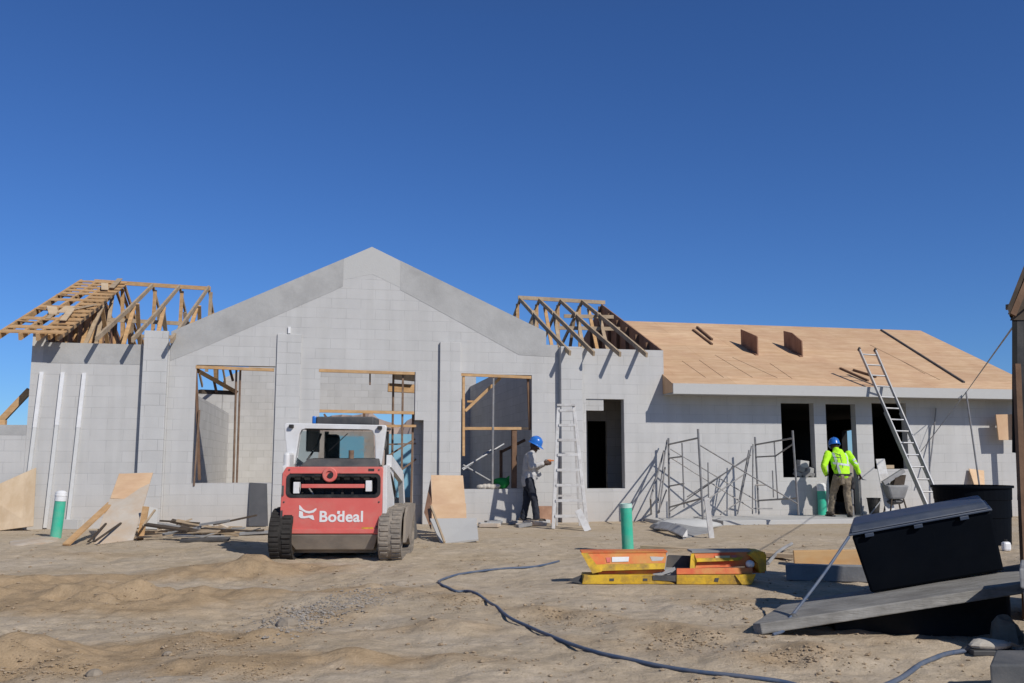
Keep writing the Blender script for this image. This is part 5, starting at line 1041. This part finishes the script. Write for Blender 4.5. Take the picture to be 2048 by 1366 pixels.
# ================================================================== TOOLS BY THE SECOND WORKER
yT = wy(1765, -.85)
solo('plank', MB().beam(Vector((at(1782, 1025, yT).x, yT, .10)), at(1760, 918, yT+.35), .20, .03, up=(0, -1, .2)), M_LADDER, 'wide pale plank leaning on the wall right of the worker in the yellow jacket', 'plank', bevel=.004)
solo('bucket', MB().lathe([(.10, .0), (.14, .36), (.15, .36), (.15, .38), (.12, .38), (.09, .05)], Vector((at(1750, 1022, yT+.1).x, yT+.15, .10)), 20), M_BLACK, 'black bucket behind the wide pale plank', 'bucket')
mx_ = Vector((at(1793, 1022, yT).x, yT+.05, .10)); MX = thing('mortar_stand', 'dusty mortar tub on a dark iron stand left of the extension ladder', 'mortar tub', mx_)
obj('tub', MB().hexa([mx_+Vector(v) for v in ((-.15, -.18, .36), (.15, -.18, .36), (.15, .18, .36), (-.15, .18, .36), (-.24, -.24, .66), (.24, -.24, .66), (.24, .24, .66), (-.24, .24, .66))]), M_SLAB, MX, bevel=.04)
for sx in (-1, 1):
    for sy in (-1, 1): obj('leg', MB().tube([mx_+Vector((.20*sx, .18*sy, 0)), mx_+Vector((.12*sx, .14*sy, .40))], .018), M_WOODD, MX)
obj('pan', MB().ellip(mx_+Vector((0, 0, .30)), (.17, .15, .06), 14, 8, jit=.15), M_DGREY, MX)
obj('mixing_arm', MB().beam(mx_+Vector((-.28, -.1, .70)), mx_+Vector((.22, 0, .98)), .08, .09), M_SLAB, MX); obj('hopper', MB().hexa([mx_+Vector(v) for v in ((-.05, -.1, .665), (.18, -.1, .665), (.18, .12, .665), (-.05, .12, .665), (.0, -.1, .82), (.24, -.08, .88), (.24, .12, .88), (.0, .12, .82))]), M_WOODD, MX)
solo('broom_handle', MB().tube([Vector((at(1738, 1025, yT-.1).x, yT-.1, .11)), at(1762, 1001, yT)], .014), M_SLAB, 'short grey handle lying against the foot of the wide pale plank', 'handle')
solo('timber_offcut', MB().beam(L(fu(1770, 940, .1), .1, RW3[2]+.05), L(fu(1786, 940, .1), .1, RW3[2]+.05), .1, .08), M_WOODG, 'small timber offcut on the sill beneath the rightmost opening', 'timber')
solo('steel_tube', MB().tube([Vector((at(1706, 1026, yT+.2).x, yT+.2, .09)), at(1702, 946, yT+.35)], .03), M_STEEL, 'grey tube standing right behind the worker in the yellow jacket', 'steel tube')
solo('steel_tube', MB().tube([Vector((at(1723, 1026, yT+.3).x, yT+.3, .09)), at(1720, 960, yT+.4)], .022), M_STEEL, 'thinner grey tube under the right hand of the worker in yellow', 'steel tube')
solo('plywood_offcut', MB().beam(onz(1812, 1034, .0)+Vector((0, 0, .10)), onz(1852, 1034, .0)+Vector((0, 0, .10)), .03, .22, up=(0, -.3, 1)), M_WOOD, 'tan plywood offcut at the foot of the extension ladder', 'plywood offcut')
# ================================================================== PEOPLE
TEX = bpy.data.textures.new('fold_noise', 'CLOUDS'); TEX.noise_scale = .085; TEX.noise_depth = 2
def body_mesh(name, mb, mat, parent, vox=.011, smooth=4, folds=0):
    o = obj(name, mb, mat, parent)
    m = o.modifiers.new('remesh', 'REMESH'); m.mode = 'VOXEL'; m.voxel_size = vox; m.use_smooth_shade = True
    s = o.modifiers.new('smooth', 'SMOOTH'); s.factor = .5; s.iterations = smooth
    if folds:
        d = o.modifiers.new('folds', 'DISPLACE'); d.texture = TEX; d.strength = folds; d.mid_level = .5; d.texture_coords = 'LOCAL'
    return o
def hand(mb, M):
    """open curled hand: palm in the xy plane of M, fingers along +x, thumb on +y"""
    mb.ellip(M @ Vector((.045, 0, 0)), (.048, .042, .017), 12, 8, M=M.to_3x3())
    for k, (y, l) in enumerate(((.032, .070), (.011, .078), (-.011, .073), (-.031, .058))):
        a = M @ Vector((.082, y, 0)); b = M @ Vector((.082+l*.5, y*1.05, -.012)); c = M @ Vector((.082+l*.72, y, -.045))
        mb.cap(a, b, .0095, .0088); mb.cap(b, c, .0088, .0075)
    a = M @ Vector((.025, .035, -.004)); b = M @ Vector((.06, .066, -.018)); c = M @ Vector((.088, .062, -.034)); mb.cap(a, b, .012, .0105); mb.cap(b, c, .0105, .009)
def frame(o, fwd, side):
    x = Vector(fwd).normalized(); y = Vector(side); y = (y-x*y.dot(x)).normalized(); z = x.cross(y)
    return Matrix(((x.x, y.x, z.x, o[0]), (x.y, y.y, z.y, o[1]), (x.z, y.z, z.z, o[2]), (0, 0, 0, 1)))
def helmet(parent, c, fwd, up, mat=M_HAT, r=.125):
    u = Vector(up).normalized(); f = Vector(fwd); f = (f-u*f.dot(u)).normalized(); l = u.cross(f)
    R_ = Matrix((f, l, u)).transposed(); c = Vector(c); n = 28
    sh = MB(); prof = [(1.0, 0), (.985, .045), (.93, .085), (.80, .122), (.58, .148), (.3, .160), (.02, .163)]
    o = 0; vs = []
    for (k, z) in prof:
        for j in range(n):
            a = 2*math.pi*j/n; vs.append(c+R_ @ Vector((math.cos(a)*r*1.14*k, math.sin(a)*r*.95*k, z)))
    fs = [(i*n+j, i*n+(j+1) % n, (i+1)*n+(j+1) % n, (i+1)*n+j) for i in range(len(prof)-1) for j in range(n)]; fs.append(tuple((len(prof)-1)*n+j for j in range(n)))
    sh.add(vs, fs); h = obj('hard_hat', sh, mat, parent, smooth=True)
    bm_ = MB(); vs = []
    for (k, z) in ((.97, .012), (1.10, -.004), (1.10, -.012), (.97, -.002)):
        for j in range(n):
            a = 2*math.pi*j/n; br = 1+(.30*max(0, math.cos(a))**2 if k > 1 else 0); vs.append(c+R_ @ Vector((math.cos(a)*r*1.14*k*br, math.sin(a)*r*.95*k, z-(.02*max(0, math.cos(a)) if k > 1 else 0))))
    fs = [(i*n+j, i*n+(j+1) % n, ((i+1) % 4)*n+(j+1) % n, ((i+1) % 4)*n+j) for i in range(4) for j in range(n)]
    bm_.add(vs, fs); obj('brim', bm_, mat, h, smooth=False)
    rd = MB(); pts = [c+R_ @ Vector((r*1.14*math.cos(t)*1.0, 0, .165*math.sin(t)**.9+.004)) for t in [math.pi*i/14 for i in range(2, 13)]]; rd.tube(pts, .009, 6); obj('ridge', rd, mat, h)
    return h
def head(mb, c, fwd, up):
    """skull, jaw, nose, ears, brow, lips in one figure's surface"""
    u = Vector(up).normalized(); f = Vector(fwd); f = (f-u*f.dot(u)).normalized(); l = u.cross(f); R_ = Matrix((f, l, u)).transposed(); c = Vector(c)
    P = lambda x, y, z: c+R_ @ Vector((x, y, z))
    mb.ellip(P(-.005, 0, .02), (.098, .078, .105), 20, 14, M=R_); mb.ellip(P(.03, 0, -.05), (.062, .058, .070), 16, 12, M=R_)
    mb.cap(P(.088, 0, .012), P(.112, 0, -.022), .011, .015); mb.ellip(P(.086, 0, -.062), (.014, .026, .009), 10, 6, M=R_); mb.ellip(P(.078, 0, .028), (.018, .05, .010), 10, 6, M=R_); mb.ellip(P(.075, 0, -.098), (.02, .028, .018), 10, 6, M=R_)
    for s in (-1, 1): mb.ellip(P(-.01, .080*s, -.012), (.026, .011, .034), 10, 8, M=R_)
    return P
def eyes(parent, P):
    m = MB()
    for s in (-1, 1): m.ellip(P(.083, .031*s, .004), (.010, .013, .009), 10, 8)
    obj('eyes', m, M_PVC, parent, smooth=True)
def boots(parent, ankles, dirs):
    for a, d in zip(ankles, dirs):
        a = Vector(a); d = Vector(d).normalized(); m = MB(); m.cap(a+Vector((0, 0, .12)), a+Vector((0, 0, .02)), .058, .055)
        m.cap(a+Vector((0, 0, -.015))-d*.06, a+Vector((0, 0, -.025))+d*.15, .045, .042, sq=(1, 1)); b = body_mesh('boot', m, M_BOOT, parent, .012, 3)
        s = MB(); n = d.cross(Vector((0, 0, 1)))
        z0 = -.085
        s.hexa([a-d*.11-n*.042+Vector((0, 0, z0)), a-d*.11+n*.042+Vector((0, 0, z0)), a+d*.20+n*.045+Vector((0, 0, z0)), a+d*.20-n*.045+Vector((0, 0, z0)), a-d*.11-n*.042+Vector((0, 0, z0+.03)), a-d*.11+n*.042+Vector((0, 0, z0+.03)), a+d*.20+n*.045+Vector((0, 0, z0+.03)), a+d*.20-n*.045+Vector((0, 0, z0+.03))])
        obj('sole', s, M_BLACK, b, bevel=.012)
# ---- person in the grey shirt, in profile
oA = onz(1060, 1047); oA.z = gz(oA.x, oA.y)
PA = thing('person', 'person in pale grey shirt, dark jeans and blue hard hat working beside the step ladder', 'person', oA)
A = lambda *v: oA+Vector(v)
bA = MB(); fA = (1, -.12, -.45); uA_ = (.42, -.05, .9)
PH = head(bA, A(.10, 0, 1.59), fA, uA_)
bA.cap(A(.02, 0, 1.42), A(.07, 0, 1.53), .058, .054)
bA.cap(A(-.02, 0, .95), A(0, 0, 1.32), .105, .12, up=(0, 1, 0), sq=(1.3, 1))
jA = dict(sn=(.01, -.185, 1.40), en=(.03, -.235, 1.165), wn=(.285, -.15, 1.235), sf=(.02, .185, 1.40), ef=(.12, .22, 1.12), wf=(.315, .06, 1.215))
bA.cap(A(*jA['sn']), A(*jA['en']), .05, .042); bA.cap(A(*jA['en']), A(*jA['wn']), .042, .028); bA.cap(A(*jA['sf']), A(*jA['ef']), .05, .042); bA.cap(A(*jA['ef']), A(*jA['wf']), .042, .028)
lA = [((-.02, -.095, .88), (.085, -.10, .49), (.14, -.10, .09)), ((-.03, .095, .88), (-.06, .09, .48), (-.14, .09, .09))]
for h_, k_, a_ in lA: bA.cap(A(*h_), A(*k_), .08, .052); bA.cap(A(*k_), A(*a_), .052, .036)
hand(bA, frame(A(*jA['wn']), (1, .12, .25), (.1, .25, 1))); hand(bA, frame(A(*jA['wf']), (1, -.3, .2), (.1, -.25, 1)))
body_mesh('body', bA, M_SKIN, PA, .0085, 2); eyes(PA, PH)
sA = MB()
sA.cap(A(-.035, 0, .93), A(-.02, 0, 1.10), .140, .135, up=(0, 1, 0), sq=(1.25, 1)); sA.cap(A(-.02, 0, 1.10), A(.0, 0, 1.33), .138, .135, up=(0, 1, 0), sq=(1.38, 1)); sA.cap(A(-.0, 0, 1.36), A(.035, 0, 1.44), .10, .075, up=(0, 1, 0), sq=(1.5, 1))
sA.cap(A(-.05, 0, .84), A(-.04, 0, .95), .135, .142, up=(0, 1, 0), sq=(1.25, 1)); sA.cap(A(.02, 0, .85), A(.03, 0, 1.0), .10, .11, up=(0, 1, 0), sq=(1.4, 1))
for s_, e_, w_ in (('sn', 'en', 'wn'), ('sf', 'ef', 'wf')):
    sA.cap(A(*jA[s_]), A(*jA[e_]), .078, .063); e = Vector(jA[e_]); w = Vector(jA[w_]); sA.cap(oA+e, oA+e.lerp(w, .9), .062, .043)
body_mesh('shirt', sA, M_SHIRT, PA, .011, 4, .03)
tA = MB(); tA.cap(A(-.03, 0, .90), A(-.03, 0, .80), .128, .13, up=(0, 1, 0), sq=(1.25, 1))
for h_, k_, a_ in lA: tA.cap(A(*h_), A(*k_), .108, .078); a2 = Vector(k_).lerp(Vector(a_), .93); tA.cap(A(*k_), oA+a2, .078, .068)
body_mesh('trousers', tA, M_JEANS, PA, .011, 4, .028)
boots(PA, [A(*lA[0][2]), A(*lA[1][2])], [(1, -.15, 0), (1, .1, 0)])
helmet(PA, PH(-.005, 0, .045), Vector(fA), uA_)
gA = MB(); gA.box((.36, -.12, 1.265), (.44, -.06, 1.315), lambda p: oA+p); gA.box((.44, -.105, 1.275), (.50, -.075, 1.305), lambda p: oA+p)
tag(obj('hand_tool', gA, M_ORANGE, loc=A(.40, -.09, 1.28), bevel=.01), 'small orange tool held out by the grey shirted person', 'hand tool')
# ---- worker in the yellow jacket, from behind
yB2 = wy(1688, -1.0); oB = Vector((at(1688, 1028, yB2).x, yB2, .09))
PB = thing('person', 'person seen from behind in hi-vis yellow jacket and blue hard hat at the right doorway', 'person', oB)
Bq = lambda *v: oB+Vector(v)
jB = dict(sl=(-.225, .19, 1.34), el=(-.37, .06, 1.09), wl=(-.27, .24, .90), sr=(.225, .19, 1.34), er=(.345, .15, 1.11), wr=(.455, .26, .92))
lB = [((.10, 0, .84), (.11, .06, .47), (.13, .0, .09)), ((-.10, .0, .84), (-.14, .22, .50), (-.17, .30, .09))]
bB = MB(); fB = (.15, 1, -.25); uB = (-.02, .25, .95)
PHB = head(bB, Bq(-.02, .33, 1.50), fB, uB); bB.cap(Bq(-.01, .24, 1.34), Bq(-.02, .30, 1.45), .06, .056)
bB.cap(Bq(0, .02, .95), Bq(0, .17, 1.28), .105, .12, up=(1, 0, 0), sq=(1.3, 1))
for a_, b_, c_ in (('sl', 'el', 'wl'), ('sr', 'er', 'wr')): bB.cap(Bq(*jB[a_]), Bq(*jB[b_]), .05, .042); bB.cap(Bq(*jB[b_]), Bq(*jB[c_]), .042, .028)
for h_, k_, a_ in lB: bB.cap(Bq(*h_), Bq(*k_), .08, .052); bB.cap(Bq(*k_), Bq(*a_), .052, .036)
hand(bB, frame(Bq(*jB['wr']), (.45, .3, -.75), (-.3, 1, .1))); hand(bB, frame(Bq(*jB['wl']), (.4, .7, -.3), (1, -.2, .3)))
body_mesh('body', bB, M_SKIN, PB, .0085, 2); eyes(PB, PHB)
jk = MB()
jk.cap(Bq(0, -.01, .90), Bq(0, .05, 1.05), .130, .135, up=(1, 0, 0), sq=(1.24, 1)); jk.cap(Bq(0, .05, 1.05), Bq(0, .15, 1.26), .138, .142, up=(1, 0, 0), sq=(1.38, 1)); jk.cap(Bq(0, .16, 1.28), Bq(0, .22, 1.37), .125, .09, up=(1, 0, 0), sq=(1.45, 1)); jk.cap(Bq(-.01, .23, 1.37), Bq(-.015, .27, 1.43), .09, .075)
for a_, b_, c_ in (('sl', 'el', 'wl'), ('sr', 'er', 'wr')):
    e = Vector(jB[b_]); w = Vector(jB[c_]); jk.cap(Bq(*jB[a_]), Bq(*jB[b_]), .080, .066); jk.cap(oB+e, oB+e.lerp(w, .88), .066, .048)
JK = body_mesh('jacket', jk, M_HIVIS, PB, .011, 4, .03)
tB = MB(); tB.cap(Bq(0, .0, .93), Bq(0, .01, .80), .120, .122, up=(1, 0, 0), sq=(1.28, 1))
for h_, k_, a_ in lB: tB.cap(Bq(*h_), Bq(*k_), .102, .076); tB.cap(Bq(*k_), oB+Vector(k_).lerp(Vector(a_), .93), .076, .068)
body_mesh('trousers', tB, M_KHAKI, PB, .011, 4, .03)
boots(PB, [Bq(*lB[0][2]), Bq(*lB[1][2])], [(.2, 1, 0), (-.2, 1, 0)])
helmet(PB, PHB(-.005, 0, .045), Vector(fB), uB)
bt = MB(); n = 30
for z in (.865, .92):
    pass
bt.add([Bq(math.cos(2*math.pi*j/n)*.178, .005+math.sin(2*math.pi*j/n)*.145, z) for z in (.872, .92) for j in range(n)], [(j, (j+1) % n, n+(j+1) % n, n+j) for j in range(n)]); bo_ = obj('belt', bt, M_BLACK, PB); sd = bo_.modifiers.new('solid', 'SOLIDIFY'); sd.thickness = .006
obj('tool_pouch', MB().box((-.10, -.20, .70), (-.02, -.155, .90), lambda p: oB+p), M_KHAKI, PB, bevel=.02)
obj('tool_pouch', MB().box((.17, -.06, .60), (.24, .06, .86), lambda p: oB+p), M_BLACK, PB, bevel=.02)
# reflective strips laid on the jacket surface
bpy.context.view_layer.update(); dg = bpy.context.evaluated_depsgraph_get()
from mathutils.bvhtree import BVHTree
je = JK.evaluated_get(dg); jm = je.to_mesh(); bvh = BVHTree.FromPolygons([oB+v.co for v in jm.vertices], [tuple(p.vertices) for p in jm.polygons]); je.to_mesh_clear()
def strip(paths, w):
    m = MB()
    for path in paths:
        P = []
        for i in range(len(path)-1):
            for k in range(14): P.append(Vector((path[i][0]+(path[i+1][0]-path[i][0])*k/14, path[i][1]+(path[i+1][1]-path[i][1])*k/14, 0)))
        prev = None
        for i, p in enumerate(P):
            t = (P[min(i+1, len(P)-1)]-P[max(i-1, 0)]).normalized(); nrm = Vector((-t.y, t.x, 0))*w/2; row = []
            for q in (p-nrm, p+nrm):
                h = bvh.ray_cast(oB+Vector((q.x, -2, q.y)), Vector((0, 1, 0)))
                row.append(h[0]+Vector((0, -.006, 0)) if h[0] else None)
            if prev and all(r is not None for r in row+prev) and (row[0]-prev[0]).length < .08: m.add([prev[0], row[0], row[1], prev[1]], [(0, 1, 2, 3)])
            prev = row
    return m
for pth in ([(-.14, 1.40), (-.12, 1.20), (-.08, .90)], [(.13, 1.40), (.14, 1.22), (.11, 1.10)], [(-.24, 1.16), (0, 1.12), (.24, 1.09)], [(.28, 1.20), (.36, 1.26)], [(.31, 1.17), (.40, 1.12)]):
    m = strip([pth], .042)
    if m.f: obj('reflective_strip', m, M_REFL, JK)
dk = obj('dark_marking', strip([[(-.10, 1.36), (.0, 1.30)], [(-.02, 1.34), (-.01, 1.02)], [(-.17, 1.28), (.02, 1.26)], [(-.09, 1.22), (-.16, .98)]], .012), M_DGREY, JK)
tr = MB(); tr.prism([Bq(.50, .30, .80), Bq(.56, .26, .79), Bq(.64, .30, .775), Bq(.56, .34, .78)], (0, 0, .008)); tr.tube([Bq(.47, .28, .88), Bq(.55, .30, .80)], .012)
tag(obj('trowel', tr, M_ALU, loc=Bq(.52, .3, .8)), 'small steel trowel in the right hand of the worker in the yellow jacket', 'trowel')
# ================================================================== STONES AND CLODS
def stones(name, pts, mat, lab):
    v = [(1, 0, 0), (0, 1, 0), (-1, 0, 0), (0, -1, 0), (.3, .2, .8), (-.2, -.3, -.8), (.7, .6, .35), (-.6, .6, .3), (-.6, -.7, .3), (.65, -.6, .3)]
    f = [(0, 6, 4), (6, 1, 4), (1, 7, 4), (7, 2, 4), (2, 8, 4), (8, 3, 4), (3, 9, 4), (9, 0, 4), (0, 1, 6), (1, 2, 7), (2, 3, 8), (3, 0, 9), (1, 0, 5), (2, 1, 5), (3, 2, 5), (0, 3, 5)]
    m = MB()
    for (c, r) in pts:
        a = random.uniform(0, 6.28); sx, sy, sz = r*random.uniform(.7, 1.3), r*random.uniform(.6, 1.1), r*random.uniform(.45, .9); ca, sa = math.cos(a), math.sin(a)
        m.add([c+Vector(((x*sx*ca-y*sy*sa)*random.uniform(.8, 1.2), (x*sx*sa+y*sy*ca)*random.uniform(.8, 1.2), z*sz)) for x, y, z in v], f)
    o = obj(name, m, mat); o['kind'] = 'stuff'; o['label'] = lab; return o
random.seed(3)
pts = []
for i in range(1500):
    t = random.random(); px = 540+t*210+random.gauss(0, 30); py = 1258-t*76+random.gauss(0, 12); r = random.choice((.005, .007, .009, .011, .018))*random.uniform(.5, 1.25); p = gnd(px, py, r*.15); pts.append((p, r))
stones('gravel', pts, M_GRAVEL, 'grey crushed gravel strewn in a strip across the sand')
pts = []
for i in range(5000):
    y = 5+15*random.random()**1.7; x = random.uniform(-.6, .6)*y*1.02; r = random.choice((.004, .006, .008, .012, .02))*random.uniform(.5, 1.25); p = Vector((x, y, 0))
    if mnoise.noise(Vector((x*.9, y*.9, 0))) < -.02 and random.random() < .8: continue
    p.z = gz(x, y)+r*.2; pts.append((p, r))
for (cx_, cy_, n_, sx_, sy_) in ((430, 1290, 260, 70, 16), (90, 1335, 300, 80, 16), (520, 1345, 160, 50, 10), (930, 1207, 160, 35, 8), (1440, 1215, 160, 45, 7), (1370, 1285, 240, 60, 14), (1610, 1315, 220, 60, 14), (1130, 1240, 200, 50, 12), (620, 1225, 180, 50, 8), (240, 1195, 120, 60, 8), (800, 1195, 120, 50, 7), (300, 1255, 160, 80, 10)):
    for i in range(n_):
        px, py = random.gauss(cx_, sx_), random.gauss(cy_, sy_)
        if py > 1362: continue
        r = random.choice((.004, .005, .007, .010, .014))*random.uniform(.6, 1.3); p = gnd(px, py, r*.2); pts.append((p, r))
stones('pebbles', pts, M_SOIL, 'small clods and pebbles strewn over the sand')
for (x, y, r, lab) in ((576, 1250, .05, 'largest grey stone at the lower end of the gravel strip'), (1640, 1162, .05, 'pale stone beside the concrete beam under the strap'), (190, 1350, .035, 'brown stone on the sand near the bottom left edge'), (335, 1310, .03, 'small dark stone on the sand between the left heaps')):
    solo('stone', MB().ellip(gnd(x, y, r*.15), (r*1.3, r, r*.75), 9, 6, jit=.5), M_ROCK, lab, 'stone')
